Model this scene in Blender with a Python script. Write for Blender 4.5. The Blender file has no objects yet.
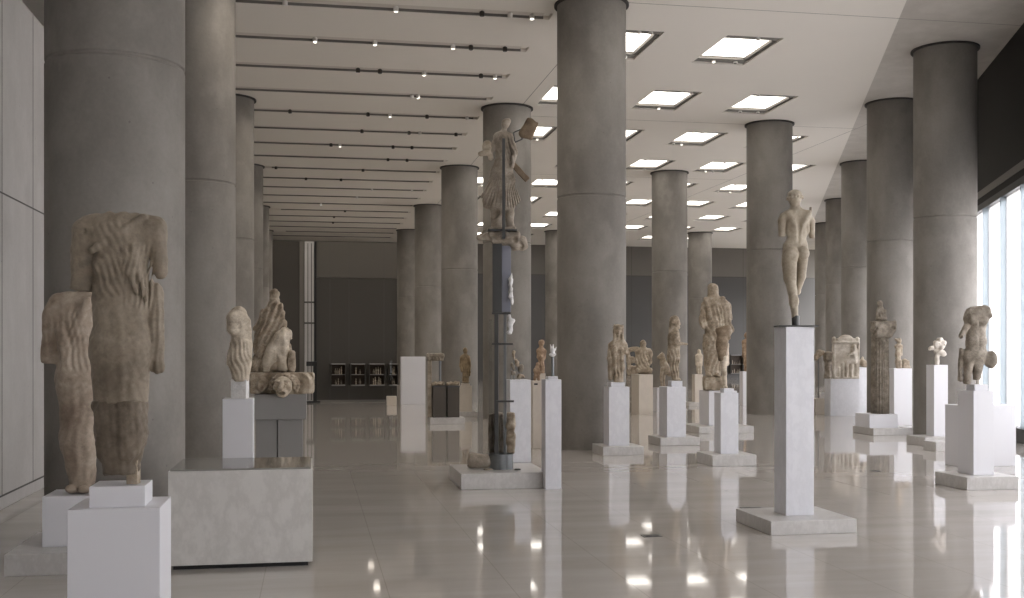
WORLD, EXPO, PANEL, GROUND, LAMP_L, LAMP_R = 8.6, -.2, 6.0, (.17, .155, .135, 1), 120.0, 2.0
import bpy, bmesh, math, random
import numpy as np
from mathutils import Vector, Matrix

random.seed(7)
C = bpy.context.scene.collection
F, HOR, EYE = 1100.0, 350.0, 1.49          # focal length (px), horizon row, eye height (m)
TH = math.radians(10.3)                     # the hall runs 10.3 degrees to the left of the view axis
CT, ST = math.cos(TH), math.sin(TH)
ZC = 6.76                                   # ceiling height

def hall(u, v, z=0.0):                      # hall coordinates -> world
    return Vector((u*CT - v*ST, u*ST + v*CT, z))
def ray_z(y, Y): return EYE - (y-HOR)*Y/F
def ray_x(x, Y): return (x-512)*Y/F
def floor_depth(y): return F*EYE/(y-HOR)

# ------------------------------------------------------------------ tagging
def tag(o, label=None, cat=None, group=None, kind=None):
    if label: o['label'] = label
    if cat: o['category'] = cat
    if group: o['group'] = group
    if kind: o['kind'] = kind
    return o
def empty(name, loc, rz=0.0):
    o = bpy.data.objects.new(name, None); C.objects.link(o)
    o.location = loc; o.rotation_euler = (0, 0, rz); o.empty_display_size = .2
    return o
def link_mesh(name, me, mat=None, parent=None, loc=None, rz=0.0):
    o = bpy.data.objects.new(name, me); C.objects.link(o)
    if mat: me.materials.append(mat)
    if parent: o.parent = parent
    if loc is not None: o.location = loc
    o.rotation_euler = (0, 0, rz)
    return o
def from_bm(name, bm, mat=None, parent=None, loc=None, rz=0.0, smooth=False):
    me = bpy.data.meshes.new(name)
    bmesh.ops.recalc_face_normals(bm, faces=bm.faces)
    bm.to_mesh(me); bm.free()
    if smooth:
        me.polygons.foreach_set('use_smooth', [True]*len(me.polygons))
    return link_mesh(name, me, mat, parent, loc, rz)
def bm_box(bm, x0, x1, y0, y1, z0, z1, bev=0.0):
    r = bmesh.ops.create_cube(bm, size=1.0)
    vs = r['verts']
    for v in vs:
        v.co = Vector((x0+(v.co.x+.5)*(x1-x0), y0+(v.co.y+.5)*(y1-y0), z0+(v.co.z+.5)*(z1-z0)))
    if bev > 0:
        es = list({e for v in vs for e in v.link_edges})
        bmesh.ops.bevel(bm, geom=es, offset=bev, segments=2, affect='EDGES', profile=.6)
def box(name, x0, x1, y0, y1, z0, z1, mat, parent=None, loc=None, rz=0.0, bev=0.004):
    bm = bmesh.new(); bm_box(bm, x0, x1, y0, y1, z0, z1, bev)
    return from_bm(name, bm, mat, parent, loc, rz)
def bm_lathe(bm, prof, seg=24, cx=0, cy=0, flute=0, fdep=0.0):
    rings = []
    for r, z in prof:
        ring = []
        for i in range(seg):
            a = 2*math.pi*i/seg
            rr = r
            if flute: rr = r*(1 - fdep*abs(math.sin(a*flute/2)))
            ring.append(bm.verts.new((cx+rr*math.cos(a), cy+rr*math.sin(a), z)))
        rings.append(ring)
    for a, b in zip(rings, rings[1:]):
        for i in range(seg):
            bm.faces.new((a[i], a[(i+1) % seg], b[(i+1) % seg], b[i]))
    bm.faces.new(rings[0][::-1]); bm.faces.new(rings[-1])
def lathe(name, prof, mat, parent=None, loc=None, seg=24, smooth=True, **k):
    bm = bmesh.new(); bm_lathe(bm, prof, seg, **k)
    o = from_bm(name, bm, mat, parent, loc, smooth=smooth)
    if smooth:
        o.data.set_sharp_from_angle(angle=math.radians(40))
    return o
def bm_rod(bm, a, b, r, seg=10):
    a, b = Vector(a), Vector(b); d = b-a
    q = d.to_track_quat('Z', 'Y').to_matrix()
    ra, rb = [], []
    for i in range(seg):
        t = 2*math.pi*i/seg
        o = q @ Vector((r*math.cos(t), r*math.sin(t), 0))
        ra.append(bm.verts.new(a+o)); rb.append(bm.verts.new(b+o))
    for i in range(seg):
        bm.faces.new((ra[i], ra[(i+1) % seg], rb[(i+1) % seg], rb[i]))
    bm.faces.new(ra[::-1]); bm.faces.new(rb)
def rod(name, a, b, r, mat, parent=None, seg=10):
    bm = bmesh.new(); bm_rod(bm, a, b, r, seg)
    return from_bm(name, bm, mat, parent)

# ------------------------------------------------------------------ materials
def srgb(r, g, b):
    f = lambda c: (c/255/12.92) if c <= 10 else ((c/255+.055)/1.055)**2.4
    return (f(r), f(g), f(b), 1.0)
class NT:
    def __init__(s, name):
        s.m = bpy.data.materials.new(name); s.m.use_nodes = True
        s.t = s.m.node_tree; s.t.nodes.clear()
        s.out = s.n('ShaderNodeOutputMaterial')
    def n(s, typ, **kw):
        nd = s.t.nodes.new(typ)
        for k, v in kw.items(): setattr(nd, k, v)
        return nd
    def l(s, a, b): s.t.links.new(a, b)
    def val(s, nd, **kw):
        for k, v in kw.items(): nd.inputs[k].default_value = v
    def noise(s, vec, scale, detail=4, rough=.55, stretch=None):
        if stretch:
            mp = s.n('ShaderNodeMapping'); mp.inputs['Scale'].default_value = stretch
            s.l(vec, mp.inputs['Vector']); vec = mp.outputs['Vector']
        nd = s.n('ShaderNodeTexNoise')
        nd.inputs['Scale'].default_value = scale; nd.inputs['Detail'].default_value = detail
        nd.inputs['Roughness'].default_value = rough
        s.l(vec, nd.inputs['Vector']); return nd.outputs['Fac']
    def ramp(s, fac, stops):
        r = s.n('ShaderNodeValToRGB'); e = r.color_ramp.elements
        while len(e) < len(stops): e.new(.5)
        for el, (p, c) in zip(e, stops): el.position = p; el.color = c
        s.l(fac, r.inputs['Fac']); return r.outputs['Color']
    def mix(s, fac, a, b, mode='MIX'):
        m = s.n('ShaderNodeMix', data_type='RGBA', blend_type=mode)
        for sock, v in ((m.inputs[0], fac), (m.inputs[6], a), (m.inputs[7], b)):
            if hasattr(v, 'links') or hasattr(v, 'is_linked'): s.l(v, sock)
            else: sock.default_value = v
        return m.outputs[2]
    def math(s, op, a, b=None):
        m = s.n('ShaderNodeMath', operation=op)
        for i, v in enumerate((a, b)):
            if v is None: continue
            if hasattr(v, 'is_linked'): s.l(v, m.inputs[i])
            else: m.inputs[i].default_value = v
        return m.outputs[0]
    def bsdf(s, color, rough=.6, spec=.4, metal=0.0, bump=None, bstr=.2, bdist=.01, **kw):
        b = s.n('ShaderNodeBsdfPrincipled')
        for nm, v in (('Base Color', color), ('Roughness', rough), ('Metallic', metal), ('Specular IOR Level', spec)):
            if hasattr(v, 'is_linked'): s.l(v, b.inputs[nm])
            else: b.inputs[nm].default_value = v
        for k, v in kw.items(): b.inputs[k.replace('_', ' ')].default_value = v
        if bump is not None:
            bp = s.n('ShaderNodeBump'); bp.inputs['Strength'].default_value = bstr; bp.inputs['Distance'].default_value = bdist
            s.l(bump, bp.inputs['Height']); s.l(bp.outputs['Normal'], b.inputs['Normal'])
        s.l(b.outputs['BSDF'], s.out.inputs['Surface']); return b
    def pos(s):
        return s.n('ShaderNodeNewGeometry').outputs['Position']
    def obj(s):
        return s.n('ShaderNodeTexCoord').outputs['Object']

def concrete(name, c1, c2, rough=.7, scale=1.0, vertical=True, spec=.3):
    t = NT(name); p = t.pos()
    big = t.noise(p, 1.1*scale, 5, .6, (1, 1, .55) if vertical else None)
    col = t.ramp(big, [(.32, c1), (.68, c2)])
    cl = t.noise(p, 2.3*scale, 4, .55, (1, 1, .8))
    col = t.mix(t.ramp(cl, [(.5, (0, 0, 0, 1)), (.66, (.4, .4, .4, 1))]), col, (c2[0]*1.12, c2[1]*1.12, c2[2]*1.12, 1))
    streak = t.noise(p, 3.0*scale, 3, .5, (1.6, 1.6, .12))
    col = t.mix(t.math('MULTIPLY', streak, .35), col, (c1[0]*.82, c1[1]*.82, c1[2]*.82, 1))
    fine = t.noise(p, 28*scale, 5, .65)
    col = t.mix(.08, col, t.ramp(fine, [(.3, (.08, .075, .07, 1)), (.7, (.9, .88, .85, 1))]), 'SOFT_LIGHT')
    vor = t.n('ShaderNodeTexVoronoi'); vor.inputs['Scale'].default_value = 5.5; t.l(p, vor.inputs['Vector'])
    pit = t.math('LESS_THAN', vor.outputs['Distance'], .045)
    col = t.mix(t.math('MULTIPLY', pit, .35), col, (.05, .045, .04, 1))
    t.bsdf(col, rough, spec, bump=fine, bstr=.06, bdist=.01)
    return t.m
def stone(name, c1, c2, c3, scale=9.0, rough=.62, bstr=.5, bdist=.006, spec=.35):
    t = NT(name); p = t.obj()
    a = t.noise(p, scale*.8, 7, .68)
    col = t.ramp(a, [(.36, tuple(x*.82 for x in c1[:3])+(1,)), (.5, c2), (.63, tuple(min(.95, x*1.12) for x in c3[:3])+(1,))])
    b = t.noise(p, scale*3.1, 6, .7)
    g = t.noise(p, scale*.28, 4, .6)
    col = t.mix(t.ramp(g, [(.42, (0, 0, 0, 1)), (.62, (.45, .45, .45, 1))]), col, (c1[0]*.72, c1[1]*.68, c1[2]*.62, 1))
    col = t.mix(t.ramp(b, [(.52, (0, 0, 0, 1)), (.68, (.4, .4, .4, 1))]), col, (c1[0]*.45, c1[1]*.42, c1[2]*.38, 1))
    f = t.noise(p, scale*11, 6, .7)
    col = t.mix(.25, col, t.ramp(f, [(.3, (.25, .23, .2, 1)), (.7, (.75, .74, .72, 1))]), 'OVERLAY')
    t.bsdf(col, rough, spec, bump=f, bstr=bstr, bdist=bdist)
    return t.m
def veined(name, base, vein, scale=3.0, rough=.32, amount=.6, spec=.4):
    t = NT(name); p = t.pos()
    n1 = t.noise(p, scale, 8, .62)
    n2 = t.noise(p, scale*2.7, 6, .68, (1, 1, .6))
    v = t.math('ABSOLUTE', t.math('SUBTRACT', n2, .5))
    v = t.math('SUBTRACT', 1.0, t.math('MINIMUM', t.math('MULTIPLY', v, 9.0), 1.0))
    col = t.mix(t.math('MULTIPLY', v, amount*.55), base, vein)
    col = t.mix(t.math('MULTIPLY', n1, amount*.45), col, vein)
    t.bsdf(col, rough, spec)
    return t.m
def paint(name, col, rough=.5, spec=.35, var=.06, metal=0.0, scale=2.0):
    t = NT(name); p = t.pos()
    n = t.noise(p, scale, 4, .6)
    c = t.mix(n, tuple(x*(1-var) for x in col[:3])+(1,), tuple(min(1, x*(1+var)) for x in col[:3])+(1,))
    t.bsdf(c, rough, spec, metal)
    return t.m
def emitter(name, col, st):
    t = NT(name); e = t.n('ShaderNodeEmission'); e.inputs['Color'].default_value = col; e.inputs['Strength'].default_value = st
    t.l(e.outputs[0], t.out.inputs['Surface']); return t.m
def glassy(name, tint, gl=.1, rough=.02):
    t = NT(name)
    a = t.n('ShaderNodeBsdfTransparent'); a.inputs['Color'].default_value = tint
    b = t.n('ShaderNodeBsdfGlossy'); b.inputs['Roughness'].default_value = rough
    lw = t.n('ShaderNodeLayerWeight'); lw.inputs['Blend'].default_value = gl
    m = t.n('ShaderNodeMixShader'); t.l(lw.outputs['Fresnel'], m.inputs[0])
    t.l(a.outputs[0], m.inputs[1]); t.l(b.outputs[0], m.inputs[2]); t.l(m.outputs[0], t.out.inputs['Surface'])
    return t.m
def frosted(name, col):
    t = NT(name)
    a = t.n('ShaderNodeBsdfTranslucent'); a.inputs['Color'].default_value = col
    b = t.n('ShaderNodeBsdfTransparent'); b.inputs['Color'].default_value = col
    g = t.n('ShaderNodeBsdfGlossy'); g.inputs['Roughness'].default_value = .15
    m = t.n('ShaderNodeMixShader'); m.inputs[0].default_value = .55
    t.l(a.outputs[0], m.inputs[1]); t.l(b.outputs[0], m.inputs[2])
    m2 = t.n('ShaderNodeMixShader'); m2.inputs[0].default_value = .06
    t.l(m.outputs[0], m2.inputs[1]); t.l(g.outputs[0], m2.inputs[2])
    t.l(m2.outputs[0], t.out.inputs['Surface'])
    return t.m

M = {}
M['concrete'] = concrete('cast_concrete', (.175, .162, .145, 1), (.29, .272, .25, 1))
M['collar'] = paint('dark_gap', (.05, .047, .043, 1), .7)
M['wallpanel'] = concrete('pale_concrete_panel', (.42, .41, .4, 1), (.53, .52, .51, 1), rough=.6)
M['groove'] = paint('groove_grey', (.1, .095, .09, 1), .8)
M['white'] = paint('white_plinth', (.69, .69, .72, 1), .42, .35, .02)
M['whitecool'] = veined('white_marble_plinth', (.71, .715, .75, 1), (.5, .505, .54, 1), 2.6, .3, .5)
M['slab'] = veined('grey_marble_slab', (.6, .585, .57, 1), (.4, .385, .37, 1), 3.5, .3, .75)
M['beigeplinth'] = veined('beige_plinth', (.66, .6, .52, 1), (.5, .45, .39, 1), 2.0, .4, .4)
M['block'] = veined('grey_cast_block', (.66, .645, .615, 1), (.45, .435, .41, 1), 2.2, .5, .8)
M['blocktop'] = paint('polished_grey_top', (.24, .235, .215, 1), .06, .6)
M['greyplinth'] = paint('grey_paint', (.27, .262, .255, 1), .5, .3, .04)
M['darkplinth'] = paint('dark_grey_paint', (.085, .074, .062, 1), .5, .3, .04)
M['darkwall'] = paint('dark_bronze_cladding', (.058, .052, .043, 1), .38, .4, .1, scale=.5)
M['darkwall_top'] = paint('taupe_cladding', (.105, .096, .083, 1), .45, .35, .08, scale=.5)
M['farwall'] = paint('grey_cladding', (.085, .082, .08, 1), .42, .4, .08, scale=.4)
M['farwall_top'] = paint('taupe_cladding_far', (.16, .148, .132, 1), .5, .3, .08, scale=.4)
M['black'] = paint('black_metal', (.02, .02, .02, 1), .4)
M['blind'] = paint('black_blind', (.022, .021, .019, 1), .6, .2)
M['steel'] = paint('grey_steel', (.17, .18, .185, 1), .38, .5, .05, .5)
M['darksteel'] = paint('dark_steel', (.075, .076, .075, 1), .42, .5, .05, .4)
M['trackgrey'] = paint('track_grey', (.2, .19, .175, 1), .6)
M['railpale'] = paint('rail_pale', (.62, .58, .53, 1), .6)
M['gapdark'] = paint('well_gap', (.1, .092, .083, 1), .7)
M['spot'] = paint('spot_white', (.75, .73, .7, 1), .35)
M['spotdark'] = paint('spot_dark', (.05, .045, .04, 1), .4)
M['ceil'] = paint('ceiling_plaster', (.78, .745, .69, 1), .75, .2, .025, scale=.7)
M['ceilstrip'] = concrete('ceiling_edge_concrete', (.47, .44, .4, 1), (.56, .53, .49, 1), rough=.7, vertical=False)
M['panel'] = emitter('light_diffuser', (1.0, .94, .86, 1), PANEL)
M['spotlens'] = emitter('spot_lens', (1.0, .93, .8, 1), 6.0)
M['glass'] = frosted('window_glass', (.85, .855, .87, 1))
M['fin'] = frosted('frosted_glass_fin', (.62, .67, .7, 1))
M['vitrine'] = glassy('clear_glass', (.93, .95, .95, 1), .15)
M['bluepanel'] = paint('blue_grey_panel', (.25, .26, .31, 1), .3, .4, .03)
M['whiteplaster'] = stone('white_plaster', (.72, .72, .72, 1), (.8, .8, .8, 1), (.85, .85, .85, 1), 10, .5, .2)
M['marble_front'] = stone('weathered_marble', (.2, .165, .125, 1), (.255, .215, .165, 1), (.31, .265, .21, 1), 3.2)
M['marble_dark'] = stone('dark_restored_stone', (.125, .1, .074, 1), (.165, .135, .102, 1), (.21, .175, .135, 1), 3.6)
M['marble_pink'] = stone('pinkish_marble', (.28, .215, .165, 1), (.35, .29, .23, 1), (.42, .365, .3, 1), 3.2)
M['marble_warm'] = stone('warm_marble', (.27, .215, .155, 1), (.4, .335, .255, 1), (.52, .455, .37, 1), 12, .6, .7)
M['marble_pale'] = stone('pale_marble', (.46, .39, .3, 1), (.6, .53, .43, 1), (.69, .62, .52, 1), 9)
M['marble_smooth'] = stone('smooth_marble', (.35, .3, .225, 1), (.43, .375, .295, 1), (.49, .44, .355, 1), 4, .5, .3)
M['marble_grey'] = stone('grey_marble', (0.270, 0.233, 0.189, 1), (0.370, 0.323, 0.266, 1), (0.450, 0.399, 0.338, 1), 9)
M['marble_white'] = stone('white_marble', (0.607, 0.558, 0.493, 1), (0.690, 0.639, 0.581, 1), (0.736, 0.693, 0.642, 1), 9, .5, .3)
M['relief'] = stone('relief_marble', (.5, .44, .36, 1), (.64, .59, .52, 1), (.72, .68, .62, 1), 7, .5, .3)
M['pilaster'] = paint('pilaster_taupe', (.16, .147, .13, 1), .6)
M['brown_stone'] = stone('brown_stone', (0.170, 0.123, 0.082, 1), (0.238, 0.180, 0.121, 1), (0.306, 0.238, 0.168, 1), 9)
M['terracotta'] = stone('terracotta', (.3, .2, .13, 1), (.4, .285, .195, 1), (.5, .38, .28, 1), 14)
M['bronze'] = stone('bronze_brown', (.2, .15, .09, 1), (.3, .23, .145, 1), (.38, .3, .2, 1), 12, .5)
M['shade_stone'] = stone('taupe_stone', (.2, .17, .135, 1), (.28, .245, .2, 1), (.36, .32, .27, 1), 12)

# polished floor slabs: object coordinates are hall coordinates
def floor_mat():
    t = NT('polished_floor_marble'); o = t.obj()
    sep = t.n('ShaderNodeSeparateXYZ'); t.l(o, sep.inputs[0])
    def joint(sock, pitch, off, w):
        a = t.math('FRACT', t.math('DIVIDE', t.math('ADD', sock, off), pitch))
        a = t.math('ABSOLUTE', t.math('SUBTRACT', a, .5))
        return t.math('GREATER_THAN', a, .5-w/pitch)
    ju = joint(sep.outputs['X'], .77, -.46+7.7, .0035); jv = joint(sep.outputs['Y'], 1.54, .3+7.7, .003)
    j = t.math('MAXIMUM', ju, t.math('MULTIPLY', jv, .6))
    # every slab its own tone
    fu = t.math('FLOOR', t.math('DIVIDE', t.math('ADD', sep.outputs['X'], -.46+7.7+.385), .77))
    fv = t.math('FLOOR', t.math('DIVIDE', t.math('ADD', sep.outputs['Y'], .3+7.7+.77), 1.54))
    cmb = t.n('ShaderNodeCombineXYZ'); t.l(fu, cmb.inputs[0]); t.l(fv, cmb.inputs[1])
    wn = t.n('ShaderNodeTexWhiteNoise'); t.l(cmb.outputs[0], wn.inputs['Vector'])
    n1 = t.noise(o, .9, 7, .62, (.5, 2.6, 1)); n2 = t.noise(o, 5, 6, .65, (.35, 2.2, 1))
    col = t.ramp(n1, [(.3, (.43, .4, .368, 1)), (.72, (.56, .53, .5, 1))])
    col = t.mix(t.math('MULTIPLY', n2, .4), col, (.48, .445, .41, 1))
    col = t.mix(t.math('MULTIPLY', wn.outputs['Value'], .08), col, (.42, .38, .34, 1))
    col = t.mix(t.math('MULTIPLY', j, .28), col, (.2, .17, .15, 1))
    r = t.math('ADD', .02, t.math('MULTIPLY', n2, .045))
    b = t.bsdf(col, r, .6, bump=n1, bstr=.02, bdist=.01)
    b.inputs['IOR'].default_value = 1.62
    return t.m
M['floor'] = floor_mat()

# ------------------------------------------------------------------ sculpting: smooth signed-distance blends, meshed with surface nets
def smin(a, b, k):
    if k <= 0: return np.minimum(a, b)
    h = np.clip(.5+.5*(b-a)/k, 0, 1)
    return b*(1-h)+a*h - k*h*(1-h)
def smax(a, b, k): return -smin(-a, -b, k)
_rn = np.random.RandomState(3)
_dirs = [(_rn.normal(size=3), _rn.uniform(0, 6.28)) for _ in range(9)]
def wob(x, y, z, lam, seed=0):
    s = 0
    for i, (d, ph) in enumerate(_dirs):
        d = d/np.linalg.norm(d)*2*math.pi/(lam*(1+.35*((i*7+seed) % 5)/2))
        s = s + np.sin(d[0]*x+d[1]*y+d[2]*z+ph+seed*1.7*(i+1))
    return s/4.0
class Sculpt:
    """Every call adds one shape; px, py are measured on the photograph in pixels, d is depth towards the back (px), sizes in px."""
    def __init__(s, cx, yb, gain=1.5): s.gain = gain; s.cx, s.yb, s.ops, s.disp = cx, yb, [], []; s.lo = [1e9]*3; s.hi = [-1e9]*3
    def _b(s, p, r):
        for i in range(3):
            s.lo[i] = min(s.lo[i], p[i]-r[i]); s.hi[i] = max(s.hi[i], p[i]+r[i])
    def c(s, x1, y1, r1, x2, y2, r2, d1=0, d2=None, fy=1.0, k=3.0, sub=False):
        if d2 is None: d2 = d1
        a = (x1-s.cx, d1, s.yb-y1); b = (x2-s.cx, d2, s.yb-y2)
        if not sub:
            s._b(a, (r1, r1*fy, r1)); s._b(b, (r2, r2*fy, r2))
        def f(X, Y, Z):
            yy, a1, b1 = Y/fy, a[1]/fy, b[1]/fy
            bx, by, bz = b[0]-a[0], b1-a1, b[2]-a[2]
            L = bx*bx+by*by+bz*bz+1e-9
            h = np.clip(((X-a[0])*bx+(yy-a1)*by+(Z-a[2])*bz)/L, 0, 1)
            dd = np.sqrt((X-a[0]-bx*h)**2+(yy-a1-by*h)**2+(Z-a[2]-bz*h)**2)
            return (dd-(r1+(r2-r1)*h))*min(1.0, fy*.5+.5)
        s.ops.append((f, k, sub)); return s
    def e(s, x, y, rx, rz, ry=None, d=0, rot=0, k=3.0, sub=False):
        ry = ry or min(rx, rz); p = (x-s.cx, d, s.yb-y); m = max(rx, rz)
        ca, sa = math.cos(math.radians(rot)), math.sin(math.radians(rot))
        if not sub: s._b(p, (m, ry, m))
        def f(X, Y, Z):
            dx, dy, dz = X-p[0], Y-p[1], Z-p[2]
            u, w = dx*ca+dz*sa, -dx*sa+dz*ca
            k0 = np.sqrt((u/rx)**2+(dy/ry)**2+(w/rz)**2)
            k1 = np.sqrt((u/rx**2)**2+(dy/ry**2)**2+(w/rz**2)**2)+1e-6
            return k0*(k0-1)/k1
        s.ops.append((f, k, sub)); return s
    def b(s, x0, x1, y0, y1, d0, d1, rnd=1.0, rot=0, k=1.5, sub=False):
        p = ((x0+x1)/2-s.cx, (d0+d1)/2, s.yb-(y0+y1)/2); h = (abs(x1-x0)/2, abs(d1-d0)/2, abs(y1-y0)/2)
        ca, sa = math.cos(math.radians(rot)), math.sin(math.radians(rot)); m = math.hypot(h[0], h[2]) if rot else None
        if not sub: s._b(p, (m or h[0], h[1], m or h[2]))
        def f(X, Y, Z):
            dx, dy, dz = X-p[0], Y-p[1], Z-p[2]
            u, w = dx*ca+dz*sa, -dx*sa+dz*ca
            qx, qy, qz = np.abs(u)-h[0]+rnd, np.abs(dy)-h[1]+rnd, np.abs(w)-h[2]+rnd
            return np.sqrt(np.maximum(qx, 0)**2+np.maximum(qy, 0)**2+np.maximum(qz, 0)**2)+np.minimum(np.maximum(qx, np.maximum(qy, qz)), 0)-rnd
        s.ops.append((f, k, 2 if sub and k == .2 else sub)); return s
    def cut(s, x, y, nx, ny, d=0, nd=0, k=1.0, rough=.8, R=None):
        """remove everything on the side the normal (image right, image up) points to"""
        L = math.sqrt(nx*nx+ny*ny+nd*nd); n = (nx/L, nd/L, ny/L); p = (x-s.cx, d, s.yb-y)
        def f(X, Y, Z):
            h = -((X-p[0])*n[0]+(Y-p[1])*n[1]+(Z-p[2])*n[2]+rough*wob(X, Y, Z, 9, 2))
            return h if R is None else np.maximum(h, np.sqrt((X-p[0])**2+(Y-p[1])**2+(Z-p[2])**2)-R)
        s.ops.append((f, k, 2)); return s
    def folds(s, y0, y1, lam, amp, slant=0.0, x0=None, x1=None, soft=6.0, ph=0.0, sharp=False):
        z1, z0 = s.yb-y0, s.yb-y1
        def f(X, Y, Z):
            m = np.clip((Z-z0)/soft, 0, 1)*np.clip((z1-Z)/soft, 0, 1)
            if x0 is not None:
                m = m*np.clip((X-(x0-s.cx))/soft, 0, 1)*np.clip((x1-s.cx-X)/soft, 0, 1)
            q = wob(X, Y, Z, lam*3.5, 6); am = np.clip(.55+.55*wob(X, Y, Z, lam*5, 9), .05, 1.25)
            w = np.sin(2*math.pi*(X+slant*Z+.35*Y+.3*lam*q)/lam+ph+.6*np.sin(Z/13.0))
            if sharp: w = 1-2*np.abs(w)
            m = m*am
            return m*amp*w*(.8+.3*s.gain)
        s.disp.append(f); return s
    def fan(s, px, py, a0, a1, n, amp, r0=8, r1=80):
        """pleats radiating downwards from a point; angles from straight down, degrees, right positive"""
        x0, z0 = px-s.cx, s.yb-py; a0, a1 = math.radians(a0), math.radians(a1)
        def f(X, Y, Z):
            r = np.sqrt((X-x0)**2+(Z-z0)**2); an = np.arctan2(X-x0, z0-Z)
            m = np.clip((r-r0)/6, 0, 1)*np.clip((r1-r)/4, 0, 1)*np.clip((an-a0)/.06, 0, 1)*np.clip((a1-an)/.06, 0, 1)
            w = np.sin(2*math.pi*n*(an-a0)/(a1-a0)+.3*wob(X, Y, Z, 20, 3))
            return -m*amp*np.minimum(r/30, 1.2)*(np.abs(w)*2-1)
        s.disp.append(f); return s
    def rough(s, amp, lam, seed=0):
        g = s.gain; s.disp.append(lambda X, Y, Z: g*amp*wob(X, Y, Z, lam, seed)); return s
    def mesh(s, name, scale, vox):
        pad = 2.5*vox+2.0
        lo = [l-pad for l in s.lo]; hi = [h+pad for h in s.hi]
        ax = [np.arange(lo[i], hi[i]+vox, vox, dtype=np.float32) for i in range(3)]
        X, Y, Z = ax[0][:, None, None], ax[1][None, :, None], ax[2][None, None, :]
        v = None
        for f, k, sub in s.ops:
            if sub == 2: continue
            g = f(X, Y, Z)
            if sub: v = smax(v, -g, k)
            else: v = g if v is None else smin(v, g, k)
        for f in s.disp: v = v + f(X, Y, Z)
        for f, k, sub in s.ops:
            if sub == 2: v = smax(v, -f(X, Y, Z), k)
        v = np.ascontiguousarray(np.broadcast_to(v, tuple(len(a) for a in ax))).astype(np.float32)
        v[0] = v[-1] = 9; v[:, 0] = v[:, -1] = 9; v[:, :, 0] = v[:, :, -1] = 9
        verts, faces = nets(v, lo, vox)
        me = bpy.data.meshes.new(name)
        me.from_pydata((verts*scale).tolist(), [], faces.tolist())
        me.polygons.foreach_set('use_smooth', [True]*len(me.polygons)); me.update()
        return me
def nets(v, lo, h):
    s = v < 0
    nx, ny, nz = v.shape
    crn = [(i, j, k) for i in (0, 1) for j in (0, 1) for k in (0, 1)]
    sl = lambda a, c: a[c[0]:nx-1+c[0], c[1]:ny-1+c[1], c[2]:nz-1+c[2]]
    cnt = sum(sl(s, c).astype(np.int8) for c in crn)
    mask = (cnt > 0) & (cnt < 8)
    idx = np.full(mask.shape, -1, np.int64); I = np.argwhere(mask); idx[mask] = np.arange(len(I))
    acc = np.zeros((len(I), 3)); num = np.zeros(len(I))
    for a in crn:
        for ax in range(3):
            if a[ax]: continue
            b = list(a); b[ax] = 1
            va = v[I[:, 0]+a[0], I[:, 1]+a[1], I[:, 2]+a[2]]; vb = v[I[:, 0]+b[0], I[:, 1]+b[1], I[:, 2]+b[2]]
            cr = (va < 0) != (vb < 0)
            t = np.where(cr, va/np.where(cr, va-vb, 1), 0)
            p = np.tile(np.array(a, float), (len(I), 1)); p[:, ax] += t
            acc += p*cr[:, None]; num += cr
    P = (I+acc/np.maximum(num, 1)[:, None])*h+np.array(lo)
    fs = []
    for ax in range(3):
        o1, o2 = (ax+1) % 3, (ax+2) % 3
        n = [nx, ny, nz]
        a = [slice(None)]*3; b = [slice(None)]*3
        a[ax] = slice(0, n[ax]-1); b[ax] = slice(1, n[ax])
        ch = s[tuple(a)] != s[tuple(b)]
        E = np.argwhere(ch)
        ok = (E[:, o1] > 0) & (E[:, o2] > 0) & (E[:, o1] < n[o1]-1) & (E[:, o2] < n[o2]-1)
        E = E[ok]
        st = s[E[:, 0], E[:, 1], E[:, 2]]
        def cell(d1, d2):
            q = E.copy(); q[:, o1] -= d1; q[:, o2] -= d2
            return idx[q[:, 0], q[:, 1], q[:, 2]]
        q = np.stack([cell(1, 1), cell(0, 1), cell(0, 0), cell(1, 0)], 1)
        q[~st] = q[~st][:, ::-1]
        fs.append(q)
    return P, np.concatenate(fs)

TOPS, DZ = {}, {}
def place(S, name, Y, mat, vox=.6, label=None, cat='statue', group=None, parent=None, yb=None):
    """turn a sculpt into one mesh standing at depth Y"""
    sc = Y/F
    me = S.mesh(name, sc, vox)
    loc = Vector((ray_x(S.cx, Y), Y, ray_z(S.yb, Y)))
    t = TOPS.get(round(Y, 5)); dz = 0.0
    if parent: dz = DZ.get(parent.name, 0.0)
    elif t is not None and name != 'nude_male_statue' and abs(loc.z-t) < .04: dz = t+.001-loc.z
    loc.z += dz
    o = link_mesh(name, me, mat, None, loc); DZ[o.name] = dz
    if parent:
        o.parent = parent; o.location = loc-parent.location
    elif label: tag(o, label, cat, group)
    return o
# ------------------------------------------------------------------ the hall
ORD = ['first', 'second', 'third', 'fourth', 'fifth', 'sixth', 'seventh', 'eighth', 'ninth', 'tenth', 'eleventh', 'twelfth', 'thirteenth',
       'fourteenth', 'fifteenth', 'sixteenth', 'seventeenth', 'eighteenth', 'nineteenth', 'twentieth']
V0, V1, U0, U1 = -9.0, 54.0, -7.0, 26.0
def hall_slab(name, u0, u1, v0, v1, z0, z1, mat, bev=0.0):     # structure, its object axes are the hall axes
    bm = bmesh.new(); bm_box(bm, u0, u1, v0, v1, z0, z1, bev)
    return tag(from_bm(name, bm, mat, rz=TH), kind='structure')
def u_at(px, v):
    k = (px-512)/F
    return v*(ST+k*CT)/(CT-k*ST)

hall_slab('floor', U0-.5, U1, V0, V1+.3, -.2, 0, M['floor'])

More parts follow.
